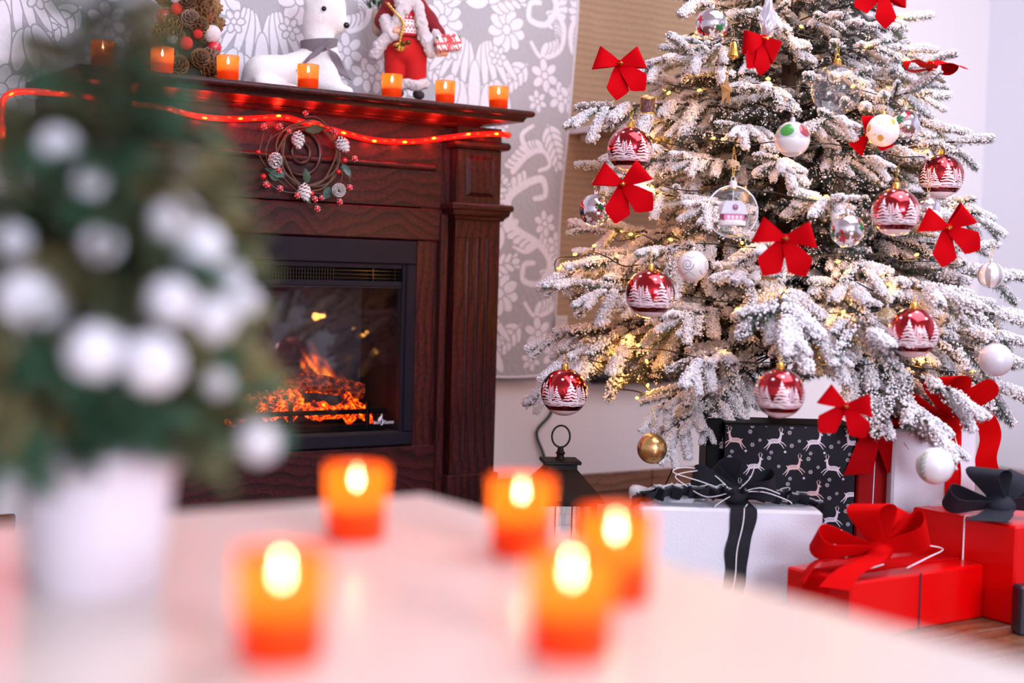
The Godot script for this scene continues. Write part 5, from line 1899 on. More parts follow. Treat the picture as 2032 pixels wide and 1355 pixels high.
func tree_ornaments():
	var st := scene_tex()
	M.snow_red = mat(Color.WHITE, 0.14, 1.0, {"albedo_texture": st[0], "metallic_texture": st[1], "clearcoat_enabled": true, "clearcoat": 0.7, "clearcoat_roughness": 0.06})
	var g := "red baubles with snowy village trees"
	for q in [[1250, 297, 2.98, 45, 0.2, "red snow scene bauble with a red bow right below it"], [1290, 583, 2.86, 49, 1.3, "red snow scene bauble beside the pearl bauble with blue swirls"], [1120, 778, 3.02, 47, 2.4, "red snow scene bauble hanging lowest at the left, above the lantern"], [1547, 780, 2.66, 50, 3.3, "red snow scene bauble just above the black reindeer gift"], [1812, 660, 2.74, 50, 4.2, "red snow scene bauble beside the grey pearl bauble, above the white gift"], [1777, 421, 2.80, 48, 5.1, "red snow scene bauble left of the bow against the right wall"], [1868, 350, 3.06, 44, 0.9, "red snow scene bauble partly covered by a snowy branch on the right"]]:
		bauble("red_bauble", q[5], g, q[0], q[1], q[2], q[3], M.snow_red, M.gold, q[4], 0.03)
	var pr := print_tex([rgb8(30, 110, 60), rgb8(190, 30, 50), rgb8(235, 232, 238)], rgb8(222, 218, 226), 3, 9)
	var printed := mat(Color.WHITE, 0.12, 1.0, {"albedo_texture": pr[0], "metallic_texture": pr[1]})
	bauble("silver_bauble", "shiny silver bauble with green and red leaf print near the picture's top edge", "silver printed baubles", 1413, 49, 2.95, 33, printed, M.silver, 0.4)
	bauble("silver_bauble", "shiny silver bauble with white flowers beside the bow against the oak board", "silver printed baubles", 1181, 417, 3.02, 32, printed, M.silver, 2.2)
	bauble("silver_bauble", "silver bauble with green sprig half hidden behind the gold dotted bauble", "silver printed baubles", 1795, 247, 2.98, 30, printed, M.silver, 3.6)
	bauble("silver_bauble", "silver bauble with snowy top right of the central red bow", "silver printed baubles", 1681, 457, 2.80, 34, printed, M.silver, 5.0)
	bauble("silver_bauble", "small plain silver bauble squeezed between a red bauble and a bow", "small silver baubles", 1841, 415, 2.98, 25, M.silver, M.silver, 0.0)
	bauble("small_glass_bauble", "small clear golden bauble peeping out behind a red snow scene bauble", "small silver baubles", 1760, 632, 2.85, 22, mat(Color(0.8, 0.72, 0.5, 0.35), 0.1, 0.0, {"transparency": BaseMaterial3D.TRANSPARENCY_ALPHA}), M.silver, 0.0)
	# pearl with blue swirls
	var sw := Pic.new(512, 256, rgb8(232, 226, 224))
	for k in 4:
		var x := 64.0 + k * 128.0
		var q := []
		for i in 26: q.append(Vector2(x + cos(i * 0.42) * (34 - i * 1.1), 120 + sin(i * 0.42) * (34 - i * 1.1)))
		sw.line(q, 4, 3, rgb8(70, 74, 150))
		sw.line(curve([Vector2(x - 60, 150), Vector2(x - 30, 175), Vector2(x + 10, 160), Vector2(x + 50, 190)], 6), 4, 2, rgb8(80, 84, 160))
		sw.line(curve([Vector2(x - 20, 70), Vector2(x + 20, 84), Vector2(x + 60, 60)], 6), 3, 3, rgb8(90, 94, 165))
	bauble("pearl_bauble", "white pearl bauble with thin blue swirls behind a snowy branch", "", 1375, 528, 2.86, 31, bumpy_like(mat(Color.WHITE, 0.32, 0.0, {"albedo_texture": sw.tex(), "clearcoat_enabled": true, "clearcoat": 0.5})), M.silver, 0.3)
	# gold dotted
	var gd := Pic.new(512, 256, rgb8(244, 236, 232))
	for k in 7: gd.dot(40 + k * 73, [112, 168, 92, 150, 120, 176, 84][k], 19, rgb8(206, 158, 66))
	var gr := RandomNumberGenerator.new()
	gr.seed = 15
	for k in 60: gd.dot(gr.randf() * 512.0, gr.randf_range(50, 205), gr.randf_range(2.0, 4.5), rgb8(214, 176, 96))
	bauble("dotted_bauble", "white bauble with gold dots in front of a silver bauble", "", 1752, 259, 2.90, 32, mat(Color.WHITE, 0.25, 0.0, {"albedo_texture": gd.tex()}), M.gold, 0.9)
	# striped
	var sp := Pic.new(256, 64, rgb8(236, 234, 240))
	for k in 6: sp.poly([Vector2(k * 42.7, 0), Vector2(k * 42.7 + 17, 0), Vector2(k * 42.7 + 17, 64), Vector2(k * 42.7, 64)], rgb8(176, 170, 172))
	bauble("striped_bauble", "silver and white striped bauble hanging alone before the right wall", "", 1966, 546, 2.96, 26, mat(Color.WHITE, 0.22, 0.35, {"albedo_texture": sp.tex()}), M.silver, 0.3, 0.03)
	bauble("grey_pearl_bauble", "plain greyish pearl bauble on the lowest right branches", "", 1976, 714, 2.78, 33, mat(rgb8(214, 208, 218), 0.3, 0.1, {"clearcoat_enabled": true, "clearcoat": 0.5}), M.silver, 0.0, 0.03)
	# white with green needles printed
	var gn := Pic.new(512, 256, rgb8(230, 226, 232))
	for k in 34:
		var x := 120.0 + 3.2 * sin(k * 2.0)
		gn.line([Vector2(x, 60 + k * 4.2), Vector2(x + 26 * (1 if k % 2 else -1), 50 + k * 4.2)], 4, 2, rgb8(40, 120, 70))
	bauble("white_bauble", "pearly white bauble with green sprig hanging before the tall white gift", "", 1855, 924, 2.66, 37, mat(Color.WHITE, 0.3, 0.05, {"albedo_texture": gn.tex(), "clearcoat_enabled": true, "clearcoat": 0.5}), M.silver, -2.6)
	# gold glitter
	bauble("gold_bauble", "gold glitter bauble hanging under the lowest branch left of the reindeer gift", "", 1294, 890, 2.90, 30, mat(Color.WHITE, 0.25, 0.9, {"albedo_texture": noise_tex(0.09, [rgb8(150, 104, 50), rgb8(214, 172, 104), rgb8(232, 214, 190)], 5), "uv1_scale": Vector3(3, 2, 1)}), M.silver, 0.2, 0.04)
	# half green
	var hg := Pic.new(256, 128, rgb8(196, 190, 200))
	hg.poly([Vector2(0, 64), Vector2(256, 64), Vector2(256, 100), Vector2(0, 100)], rgb8(234, 228, 230))
	for k in 5: hg.ell(26 + k * 52, 44, 20, 17, 0, rgb8(64, 146, 58) if k % 2 == 0 else rgb8(150, 40, 56))
	bauble("green_scene_bauble", "bauble with green and red picture over a white lower half in the upper tree", "", 1572, 276, 2.86, 35, mat(Color.WHITE, 0.2, 0.1, {"albedo_texture": hg.tex(), "clearcoat_enabled": true, "clearcoat": 0.6}), M.silver, -1.19)
	for q in [[1456, 96, 2.98, "small gold bell-shaped bauble left of the upper red bow"], [1478, 382, 3.0, "gold bauble deep in the branches above the clear globe"]]:
		var o := thing("gold_ornament", q[3], "ornament", at(q[0], q[1], q[2]), 0.0)
		var s := S.new()
		s.lathe([Vector2(0, -0.02), Vector2(0.012, -0.019), Vector2(0.0135, -0.016), Vector2(0.0105, -0.006), Vector2(0.0085, 0.006), Vector2(0.005, 0.013), Vector2(0, 0.015)], 20)
		put("bell", s, M.gold, o)
		s = S.new()
		s.ball(Vector3(0, -0.021, 0), Vector3.ONE * 0.004, 10)
		put("clapper", s, M.gold, o)
		s = S.new()
		s.tube([Vector3(0, 0.014, 0), Vector3(0.001, 0.03, 0), Vector3(0, 0.05, -0.005)], 0.0006, 0.0006, 4)
		put("hanger", s, M.gold, o)
	# clear globes
	var cl := bauble("clear_globe", "clear globe ornament with a tiny snow-roofed hut inside", "", 1453, 420, 2.78, 50, M.clear_ball, mat(rgb8(236, 230, 240), 0.15, 0.3), 0.1, 0.06)
	var s := S.new()
	s.lathe([Vector2(0.0488, -0.002), Vector2(0.0502, -0.002), Vector2(0.0502, 0.002), Vector2(0.0488, 0.002)], 48)
	put("rim", s, mat(Color(0.92, 0.91, 0.96, 0.65), 0.1, 0.0, {"transparency": BaseMaterial3D.TRANSPARENCY_ALPHA}), cl, Transform3D(Basis(Vector3.RIGHT, PI / 2), Vector3.ZERO))
	# the hut inside is a thing of its own
	var hut := thing("tiny_hut", "tiny white hut with snowy roof and plum band inside the clear globe", "ornament", at(1453, 425, 2.72), facing(0.15))
	s = S.new()
	s.lathe([Vector2(0, -0.021), Vector2(0.026, -0.021), Vector2(0.027, -0.016), Vector2(0.025, -0.011), Vector2(0, -0.011)], 20, 1.0, 0.7)
	put("snow_base", s, M.plush, hut)
	s = S.new()
	s.box(Vector3(-0.022, -0.013, -0.013), Vector3(0.022, 0.001, 0.013), 0.002)
	put("wall", s, mat(rgb8(150, 40, 90), 0.3, 0.3), hut)
	s = S.new()
	for x in [-0.011, -0.003, 0.005, 0.013]: s.box(Vector3(x - 0.0025, -0.009, 0.0128), Vector3(x + 0.0025, -0.003, 0.0138), 0.0005)
	put("window_lights", s, mat(rgb8(238, 220, 232), 0.4), hut)
	s = S.new()
	s.prism([Vector2(-0.027, 0.0), Vector2(0.027, 0.0), Vector2(0.021, 0.018), Vector2(0.014, 0.025), Vector2(-0.014, 0.025), Vector2(-0.021, 0.018)], -0.015, 0.015)
	put("roof", s, bumpy(mat(rgb8(232, 230, 242), 0.8), 0.2, 0.1, 30.0), hut)
	s = S.new()
	s.ball(Vector3(0.001, 0.013, 0.0155), Vector3(0.006, 0.006, 0.002), 12)
	put("dormer", s, mat(rgb8(140, 70, 120), 0.3), hut)
	s = S.new()
	s.tube([Vector3(0, 0.024, 0), Vector3(0.001, 0.036, 0), Vector3(0, 0.047, 0)], 0.0007, 0.0007, 4)
	put("hanger", s, M.cord_white, hut)
	bauble("clear_globe", "large empty clear globe with gold cap high in the right of the tree", "", 1660, 178, 2.80, 50, M.clear_ball, M.gold, 0.0, 0.05)
	# twisted icicle
	var ic := thing("twisted_icicle", "silver twisted icicle ornament above the upper red bow", "ornament", at(1524, 34, 2.86), facing())
	s = S.new()
	s.smooth()
	var ring = func(i, k):
		var e: float = i / 30.0
		var an: float = TAU * k / 24.0
		var rr := (0.004 + 0.0105 * sin(PI * pow(e, 0.7))) * (1.0 + 0.16 * cos(an * 4.0 + e * 11.0))
		return Vector3(cos(an) * rr, -0.042 + e * 0.085, sin(an) * rr)
	for i in 30:
		for k in 24: s.quad(ring.call(i, k + 1), ring.call(i, k), ring.call(i + 1, k), ring.call(i + 1, k + 1))
	s.smooth(false)
	put("spiral", s, mat(rgb8(226, 222, 236), 0.16, 0.7), ic)
	s = S.new()
	s.tube([Vector3(0, 0.042, 0), Vector3(0.001, 0.06, 0), Vector3(0, 0.08, -0.01)], 0.0006, 0.0006, 4)
	put("hanger", s, M.gold, ic)
	# drum
	var dr := thing("drum_ornament", "small gold and purple toy drum ornament near the oak board", "ornament", at(1285, 207, 3.0), facing())
	dr.rotation.x = 0.32
	s = S.new()
	s.lathe([Vector2(0, -0.015), Vector2(0.0145, -0.015), Vector2(0.0145, 0.015), Vector2(0, 0.015)], 26)
	put("shell", s, mat(Color.WHITE, 0.35, 0.3, {"albedo_texture": noise_tex(0.05, [rgb8(70, 48, 96), rgb8(150, 130, 110)], 2)}), dr)
	for y in [-0.0155, 0.0155]:
		s = S.new()
		var rg := []
		for k in 26: rg.append(Vector3(cos(TAU * k / 26) * 0.0155, y, sin(TAU * k / 26) * 0.0155))
		s.tube(rg, 0.0018, 0.0018, 7, true)
		put("hoop", s, M.gold, dr)
	s = S.new()
	s.lathe([Vector2(0, 0.0150), Vector2(0.0148, 0.0150), Vector2(0.0148, 0.0158), Vector2(0, 0.0160)], 26)
	put("drumhead", s, mat(rgb8(206, 186, 146), 0.4), dr)
	s = S.new()
	for k in 8:
		var a := TAU * k / 8; var b := TAU * (k + 0.5) / 8; var e := TAU * (k + 1) / 8
		s.tube([Vector3(cos(a) * 0.0155, 0.0145, sin(a) * 0.0155), Vector3(cos(b) * 0.0155, -0.0145, sin(b) * 0.0155), Vector3(cos(e) * 0.0155, 0.0145, sin(e) * 0.0155)], 0.0007, 0.0007, 4)
	put("lacing", s, M.gold, dr)
	# wooden star
	var ws := thing("wooden_star", "brown wooden folded star ornament above the middle branches", "ornament", at(1441, 181, 2.86), facing(1.0))
	s = S.new()
	for k in 10:
		var a := PI / 2 + TAU * k / 10; var b := PI / 2 + TAU * (k + 1) / 10
		var ra := 0.034 if k % 2 == 0 else 0.014
		var rb := 0.014 if k % 2 == 0 else 0.034
		var A := Vector3(cos(a) * ra, sin(a) * ra, 0); var B := Vector3(cos(b) * rb, sin(b) * rb, 0)
		s.tri(A, B, Vector3(0, 0, 0.009))
		s.tri(B, A, Vector3(0, 0, -0.009))
	put("star", s, mat(rgb8(150, 108, 60), 0.5), ws)
	s = S.new()
	s.ball(Vector3(0.0, 0.036, 0), Vector3.ONE * 0.0035, 10)
	s.tube([Vector3(0, 0.038, 0), Vector3(0.001, 0.05, 0)], 0.0006, 0.0006, 4)
	put("bead", s, M.gold, ws)
	# bows
	tree_bow(1229, 127, 3.04, 96, "red velvet bow hanging at the far left against the oak board", 0.10, 0.2, 0.0, [-1.75, -0.85], 0.28)
	tree_bow(1513, 76, 2.84, 96, "red velvet bow seen narrow and tilted in the upper middle", -0.12, 0.6, 0.15, [-2.0, -1.45], -0.35)
	tree_bow(1235, 366, 2.92, 104, "red velvet bow under the upper left red bauble, touching a silver bauble", 0.12, 0.0, 0.0, [-1.85, -0.8], 0.50)
	tree_bow(1557, 474, 2.68, 112, "large red velvet bow in the very middle of the tree", -0.04, 0.0, 0.0, [-2.05, -1.0], 0.22)
	tree_bow(1880, 452, 2.88, 104, "red velvet bow at the right edge of the tree against the bright wall", 0.15, 0.1, 0.0, [-1.85, -0.7], 0.5)
	tree_bow(1845, 133, 2.98, 96, "red velvet bow lying edge-on on a branch before the right wall", 0.0, 0.2, -1.36, [-0.5, -2.2], 0.2)
	tree_bow(1752, -16, 2.92, 96, "red velvet bow cut by the picture's top edge", -0.35, 0.2, 0.0, [-2.3, -1.15], 0.3)
	tree_bow(1722, 268, 2.94, 74, "red velvet bow half hidden behind the gold dotted bauble", 1.2, -0.4, 0.0, [-1.6, -0.6], 0.3)
	tree_bow(1678, 806, 2.62, 96, "red velvet bow lowest on the tree, just above the reindeer gift", -0.25, -0.1, 0.0, [-2.1, -0.75], 0.30)


func bumpy_like(m: StandardMaterial3D) -> StandardMaterial3D:
	m.heightmap_enabled = true
	m.heightmap_texture = noise_tex(0.15, [], 9)
	m.heightmap_scale = 0.05
	return m


func loop_band(s: S, base: Vector3, out: Vector3, up: Vector3, w: Vector3, th := 0.0012):
	# one closed ribbon loop leaving and coming back to its base
	var cs := []
	var ws := []
	for i in 17:
		var e := i / 16.0
		var ph := TAU * e
		cs.append(base + out * pow(sin(PI * e), 0.8) + up * (0.5 * sin(ph) * (0.35 + 0.65 * sin(PI * e))))
		ws.append(w * (0.45 + 0.55 * sin(PI * e)))
	s.ribbon(cs, ws, th)


func reindeer_tex() -> ImageTexture:
	var W := 1024
	var H := 1024
	var p := Pic.new(W, H, rgb8(15, 12, 25))
	var r := RandomNumberGenerator.new()
	r.seed = 9
	var spot := func(x, y, sc, flip, c):
		var at2 = func(a): return Vector2(x + a[0] * sc * flip, y + a[1] * sc)
		var l = func(q, w0, w1): p.line(curve(q.map(at2), 5), w0 * sc, w1 * sc, c)
		p.poly(curve([[-34, 4], [-30, -12], [-8, -18], [18, -18], [30, -34], [36, -33], [36, -8], [24, 8], [-6, 10], [-24, 14]].map(at2), 4, true), c)
		l.call([[30, -14], [34, -34], [34, -50]], 15, 9)
		p.poly([[26, -58], [40, -56], [52, -46], [48, -42], [34, -44]].map(at2), c)
		l.call([[32, -54], [26, -70], [30, -86]], 4, 2.5)
		l.call([[38, -55], [42, -70], [38, -86]], 4, 2.5)
		l.call([[28, -68], [20, -76]], 3, 2)
		l.call([[41, -68], [49, -76]], 3, 2)
		l.call([[-30, 4], [-44, 24], [-62, 42]], 9, 3)
		l.call([[-24, 6], [-34, 30], [-46, 50]], 9, 3)
		l.call([[22, 2], [40, 18], [56, 40]], 8, 3)
		l.call([[28, -4], [50, 8], [68, 26]], 8, 3)
		l.call([[-34, -4], [-42, -12]], 8, 3)
		for k in 12: p.dot(x + flip * sc * (-22 + (k % 6) * 7.5), y + sc * (-10 + (k / 6) * 7), 1.8 * sc, rgb8(70, 60, 80))
	var flake := func(x, y, q):
		for k in 6:
			var a := TAU * k / 6
			p.dot(x + cos(a) * q, y + sin(a) * q, q * 0.42, rgb8(200, 192, 206))
		p.dot(x, y, q * 0.35, rgb8(200, 192, 206))
	var n := 0
	for j in 6:
		for i in 4:
			var x := 128.0 + i * 256.0 + (128.0 if j % 2 else 0.0)
			var y := 100.0 + j * 170.7
			var c := rgb8(226, 214, 228) if n % 5 else rgb8(228, 190, 190)
			spot.call(x, y, 1.12, 1.0 if (i + j) % 3 else -1.0, c)
			flake.call(x + 95, y - 62, 10)
			flake.call(x + 112, y + 24, 10)
			flake.call(x - 96, y - 8, 8)
			p.dot(x + 70, y + 66, 8, rgb8(214, 206, 220))
			flake.call(x - 20, y + 72, 9)
			n += 1
	return p.tex()


func gift_at(called: String, label: String, p: Vector3, turn: float) -> Node3D:
	return thing(called, label, "gift box", p, turn)


func gifts():
	# black box with reindeer print: its front faces the room
	var a := at(1440, 838, 2.93)
	var b := at(1700, 838, 2.93)
	var ax := Vector3(b.x - a.x, 0, b.z - a.z)
	var wd := ax.length()
	var turn := atan2(-ax.z, ax.x)
	var g := gift_at("reindeer_gift", "tall black gift box printed with white leaping reindeer and snowflakes", Vector3((a.x + b.x) / 2, 0, (a.z + b.z) / 2), turn)
	var h := a.y
	var s := S.new()
	s.box(Vector3(-wd / 2, 0, -0.13), Vector3(wd / 2, h, -0.0006), 0.002)
	s.box(Vector3(-wd / 2 - 0.034, 0, -0.14), Vector3(-wd / 2 - 0.001, h + 0.004, -0.03), 0.002)
	put("box", s, mat(rgb8(8, 7, 11), 0.5, 0.0, {"metallic_specular": 0.25}), g)
	s = S.new()
	s.quaduv(Vector3(-wd / 2, 0, 0), Vector3(wd / 2, 0, 0), Vector3(wd / 2, h - 0.006, 0), Vector3(-wd / 2, h - 0.006, 0), Vector2(0.06, h / wd * 0.83), Vector2(0.89, h / wd * 0.83), Vector2(0.89, 0), Vector2(0.06, 0))
	s.box(Vector3(-wd / 2, 0, -0.0004), Vector3(wd / 2, h - 0.006, -0.0001))
	put("printed_front", s, mat(Color.WHITE, 0.5, 0.0, {"metallic_specular": 0.3, "albedo_texture": reindeer_tex()}), g)
	# white box with black ruffled ribbon
	a = at(1270, 1004, 2.77)
	b = at(1634, 1016, 2.77)
	ax = Vector3(b.x - a.x, 0, b.z - a.z)
	wd = ax.length()
	turn = atan2(-ax.z, ax.x)
	h = (a.y + b.y) / 2
	g = gift_at("white_gift", "white linen-wrapped gift box with black ruffled ribbon and white cord on top", Vector3((a.x + b.x) / 2, 0, (a.z + b.z) / 2), turn)
	s = S.new()
	s.box(Vector3(-wd / 2, 0, -0.13), Vector3(wd / 2, h, 0), 0.006)
	put("box", s, M.white_paper, g)
	var rx := wd * 0.065
	var cloth_black := bumpy(mat(rgb8(19, 20, 31), 0.85), 0.2, 0.06, 12.0)
	s = S.new()
	var cs := []
	var ws := []
	for i in 22:
		var y := h + 0.002 - i * (h / 21.0)
		cs.append(Vector3(rx + 0.002 * sin(i * 0.5) - i * 0.0009, y, 0.003 + 0.001 * sin(i * 0.9)))
		ws.append(Vector3(0.0255 - 0.0003 * i + 0.0012 * sin(i * 0.8), 0, 0.0008 * cos(i)))
	s.ribbon(cs, ws, 0.0016)
	cs = []
	ws = []
	for i in 8:
		cs.append(Vector3(rx, h + 0.002, 0.003 - i * 0.018))
		ws.append(Vector3(0.024, 0, 0))
	s.ribbon(cs, ws, 0.0016)
	put("ribbon", s, cloth_black, g)
	s = S.new()
	cs = []
	for i in 24: cs.append(Vector3(rx + 0.002 * sin(i * 0.46) - i * 0.0009, h + 0.004 - i * (h / 23.0), 0.0068))
	s.tube(cs, 0.0014, 0.0014, 5)
	put("cord", s, M.cord_white, g)
	# gathered ruffle lying along the top: black outside, grey inside
	for lay in [[-0.052, 0.003, cloth_black, 0.030, "ruffle"], [-0.066, 0.010, bumpy(mat(rgb8(196, 198, 204), 0.8), 0.2, 0.05, 12.0), 0.018, "ruffle_lining"]]:
		s = S.new()
		cs = []
		ws = []
		for i in 160:
			var e := i / 159.0
			var amp := 0.010 + 0.006 * sin(e * 23.0)
			cs.append(Vector3(lerpf(-wd * 0.53, wd * 0.53, e) + 0.006 * sin(e * 140.0), h + lay[1] + 0.012 + 0.010 * sin(e * 3.0 + 0.5) + 0.0045 * sin(e * 71.0) - 0.022 * pow(absf(e - 0.5) * 2.0, 6.0), lay[0] + amp * sin(e * 92.0 + lay[0] * 9.0) + 0.02 * sin(e * 5.0)))
			ws.append(Vector3(0.002 * sin(e * 60.0), lay[3] * 0.45, lay[3] * (0.85 + 0.3 * sin(e * 80.0))))
		s.ribbon(cs, ws, 0.0014)
		put(lay[4], s, lay[2], g)
	s = S.new()
	s.m = T(Vector3(-wd * 0.36, h, -0.075))
	nets(s, [[Vector3(-0.05, 0.012, -0.012), Vector3(0.055, 0.012, 0), 0.015, 0.014], [Vector3(0.0, 0.014, -0.03), Vector3(0.09, 0.018, -0.01), 0.014, 0.016]], 0.012, 0.005, 0.007, 40.0)
	put("grey_cloth", s, bumpy(mat(rgb8(206, 206, 210), 0.85), 0.2, 0.1, 12.0), g)
	s = S.new()
	var kb := Vector3(rx - 0.01, h + 0.028, -0.055)
	loop_band(s, kb, Vector3(-0.085, 0.022, 0.0), Vector3(0.01, 0.02, 0.05), Vector3(0.004, 0.028, 0.010))
	loop_band(s, kb, Vector3(0.078, 0.016, 0.01), Vector3(0, 0.02, -0.045), Vector3(-0.004, 0.026, 0.012))
	loop_band(s, kb, Vector3(-0.025, 0.046, -0.02), Vector3(0.05, 0.01, 0.03), Vector3(0.012, 0.020, 0.018))
	s.ball(kb + Vector3(0, -0.006, 0.014), Vector3(0.022, 0.018, 0.018), 14)
	put("bow", s, cloth_black, g)
	s = S.new()
	for q in [[[-0.012, 0.0, 0.03], [-0.07, 0.02, 0.04], [-0.125, 0.036, 0.03], [-0.10, 0.045, 0.02], [-0.05, 0.036, 0.03], [-0.012, 0.004, 0.034]], [[-0.01, 0.0, 0.034], [-0.06, -0.008, 0.05], [-0.10, 0.012, 0.045], [-0.12, 0.03, 0.03], [-0.07, 0.042, 0.03]], [[0.0, 0.0, 0.034], [0.05, 0.004, 0.045], [0.10, -0.012, 0.04], [0.11, -0.02, 0.035]], [[0.0, 0.002, 0.034], [0.025, 0.03, 0.04], [0.035, 0.058, 0.035]], [[0.002, -0.002, 0.034], [0.045, 0.012, 0.046], [0.085, 0.0, 0.04]], [[-0.006, -0.004, 0.036], [-0.045, -0.028, 0.055], [0.0, -0.034, 0.062], [0.02, -0.02, 0.05]]]:
		s.tube(curve(q.map(func(e): return kb + Vector3(e[0], e[1], e[2] - 0.012)), 6), 0.0010, 0.0010, 5)
	put("cord_bow", s, M.cord_white, g)
	# flat red gift in front
	var lo := Vector3(0.456, 0, 1.425)
	var hi := Vector3(0.82, 0.104, 1.585)
	g = gift_at("flat_red_gift", "flat glossy red gift box with large red cloth bow, nearest on the floor", Vector3(lo.x, 0, hi.z), 0.0)
	var off := Vector3(lo.x, 0, hi.z)
	s = S.new()
	s.box(lo - off, hi - off, 0.004)
	put("box", s, M.red_paper, g)
	s = S.new()
	var band := [Vector3(0.11, 0.0, 0.0016), Vector3(0.11, 0.1055, 0.0016), Vector3(0.11, 0.1056, -0.1616), Vector3(0.11, 0.0, -0.1616)]
	s.ribbon([Vector3(0.182, 0.0015, 0.0008), Vector3(0.182, 0.104, 0.0008)], [Vector3(0.0022, 0, 0), Vector3(0.0022, 0, 0)], 0.001)
	put("dark_cord", s, mat(rgb8(60, 20, 40), 0.6), g)
	s = S.new()
	s.ribbon([Vector3(-0.0008, 0.0015, -0.075), Vector3(-0.0008, 0.104, -0.075)], [Vector3(0, 0, 0.0025), Vector3(0, 0, 0.0025)], 0.001)
	put("dark_cord", s, mat(rgb8(60, 20, 40), 0.6), g)
	s = S.new()
	s.ribbon([Vector3(-0.0016, 0.001, -0.085), Vector3(-0.0016, 0.103, -0.085), Vector3(0.001, 0.1055, -0.085), Vector3(0.36, 0.1055, -0.085)], [Vector3(0, 0, 0.03), Vector3(0, 0, 0.03), Vector3(0, 0, 0.03), Vector3(0, 0, 0.03)], 0.0012)
	put("ribbon", s, M.red_cloth, g)
	s = S.new()
	for q in [[[0.03, 0.107, -0.06], [0.10, 0.109, -0.055], [0.15, 0.112, -0.06]], [[0.18, 0.108, -0.03], [0.26, 0.116, -0.05], [0.335, 0.122, -0.075], [0.30, 0.128, -0.10], [0.24, 0.124, -0.10]]]:
		s.tube(curve(q.map(func(e): return Vector3(e[0], e[1], e[2])), 6), 0.0016, 0.0016, 5)
	put("white_cord", s, M.cord_white, g)
	s = S.new()
	kb = at(1745, 1092, 2.62) - off
	kb.y = maxf(kb.y, 0.13)
	var R := axr
	var U := Vector3.UP
	var Fr := Vector3(-axf.x, 0, -axf.z).normalized()
	loop_band(s, kb, R * -0.125 + U * 0.022 + Fr * 0.02, U * 0.035 - Fr * 0.045, U * 0.020 + Fr * 0.020 + R * 0.004)
	loop_band(s, kb, R * -0.022 + U * 0.088 + Fr * 0.01, R * 0.052 - Fr * 0.045, Fr * 0.026 + R * 0.026 + U * 0.004)
	loop_band(s, kb, R * 0.080 + U * 0.046 + Fr * 0.02, U * 0.028 - Fr * 0.05, U * 0.028 + Fr * 0.020 - R * 0.012)
	loop_band(s, kb, R * 0.045 + U * 0.070 - Fr * 0.03, R * 0.030 - Fr * 0.03, Fr * 0.018 + R * 0.022 - U * 0.010)
	s.ball(kb, Vector3(0.026, 0.02, 0.026), 14)
	cs = curve([kb, kb + R * -0.02 + U * -0.004 + Fr * 0.05, kb + R * -0.075 + U * -0.022 + Fr * 0.085, kb + R * -0.105 + U * -0.048 + Fr * 0.105], 5)
	ws = []
	for i in cs.size(): ws.append((R * 0.022 + Fr * 0.016) * (0.6 + 0.5 * i / cs.size()))
	s.ribbon(cs, ws, 0.0014)
	cs = curve([kb, kb + R * -0.06 + U * -0.012 + Fr * 0.02, kb + R * -0.12 + U * -0.014 + Fr * 0.03, kb + R * -0.15 + U * -0.05 + Fr * 0.04], 5)
	ws = []
	for i in cs.size(): ws.append((U * 0.004 + Fr * 0.026) * (0.6 + 0.4 * i / cs.size()))
	s.ribbon(cs, ws, 0.0014)
	put("bow", s, M.red_cloth, g)
	# red gift with navy bow at the right
	lo = Vector3(0.822, 0, 1.405)
	hi = Vector3(1.08, 0.1865, 1.652)
	off = Vector3(lo.x, 0, hi.z)
	g = gift_at("red_gift", "red gift box with navy cloth bow beside the flat red gift", off, 0.0)
	s = S.new()
	s.box(lo - off, hi - off, 0.004)
	put("box", s, M.red_paper, g)
	s = S.new()
	s.tube([Vector3(-0.0012, 0.04, -0.118), Vector3(-0.0014, 0.12, -0.118), Vector3(-0.0012, 0.184, -0.118), Vector3(0.002, 0.1885, -0.118), Vector3(0.04, 0.189, -0.11)], 0.0016, 0.0016, 5)
	for k in 5: s.tube(curve([Vector3(-0.002, 0.196 + 0.004 * k, -0.20 + 0.004 * k), Vector3(0.02, 0.203 + 0.004 * k, -0.14), Vector3(0.03, 0.196 + 0.004 * k, -0.10), Vector3(0.01, 0.192 + 0.005 * k, -0.14)], 5), 0.0013, 0.0013, 5)
	put("white_cord", s, M.cord_white, g)
	s = S.new()
	kb = at(1985, 1003, 2.74) - off
	loop_band(s, kb, R * -0.105 + U * 0.016, U * 0.030 - Fr * 0.04, U * 0.018 + Fr * 0.022)
	loop_band(s, kb, R * -0.028 + U * 0.072, R * 0.045 - Fr * 0.04, Fr * 0.026 + R * 0.026)
	loop_band(s, kb, R * 0.10 + U * 0.024, U * 0.028 - Fr * 0.04, U * 0.024 + Fr * 0.02)
	loop_band(s, kb, R * 0.05 + U * 0.055 - Fr * 0.02, R * 0.03 - Fr * 0.03, Fr * 0.02 + R * 0.022 - U * 0.01)
	s.ball(kb, Vector3(0.03, 0.022, 0.03), 14)
	cs = curve([kb, kb + R * -0.02 + U * -0.01 + Fr * 0.04, kb + R * -0.05 + U * -0.018 + Fr * 0.07], 6)
	ws = []
	for i in cs.size(): ws.append((R * 0.034 + Fr * 0.012) * (0.6 + 0.5 * i / cs.size()))
	s.ribbon(cs, ws, 0.0014)
	put("bow", s, M.navy_cloth, g)
	# tall white gift with red ribbon and big red bow
	a = at(1774, 852, 2.91)
	b = at(1940, 856, 2.91)
	ax = Vector3(b.x - a.x, 0, b.z - a.z)
	wd = ax.length()
	turn = atan2(-ax.z, ax.x)
	h = a.y
	g = gift_at("tall_white_gift", "tall white gift box with wide red ribbon and big red bow under the right branches", Vector3((a.x + b.x) / 2, 0, (a.z + b.z) / 2), turn)
	s = S.new()
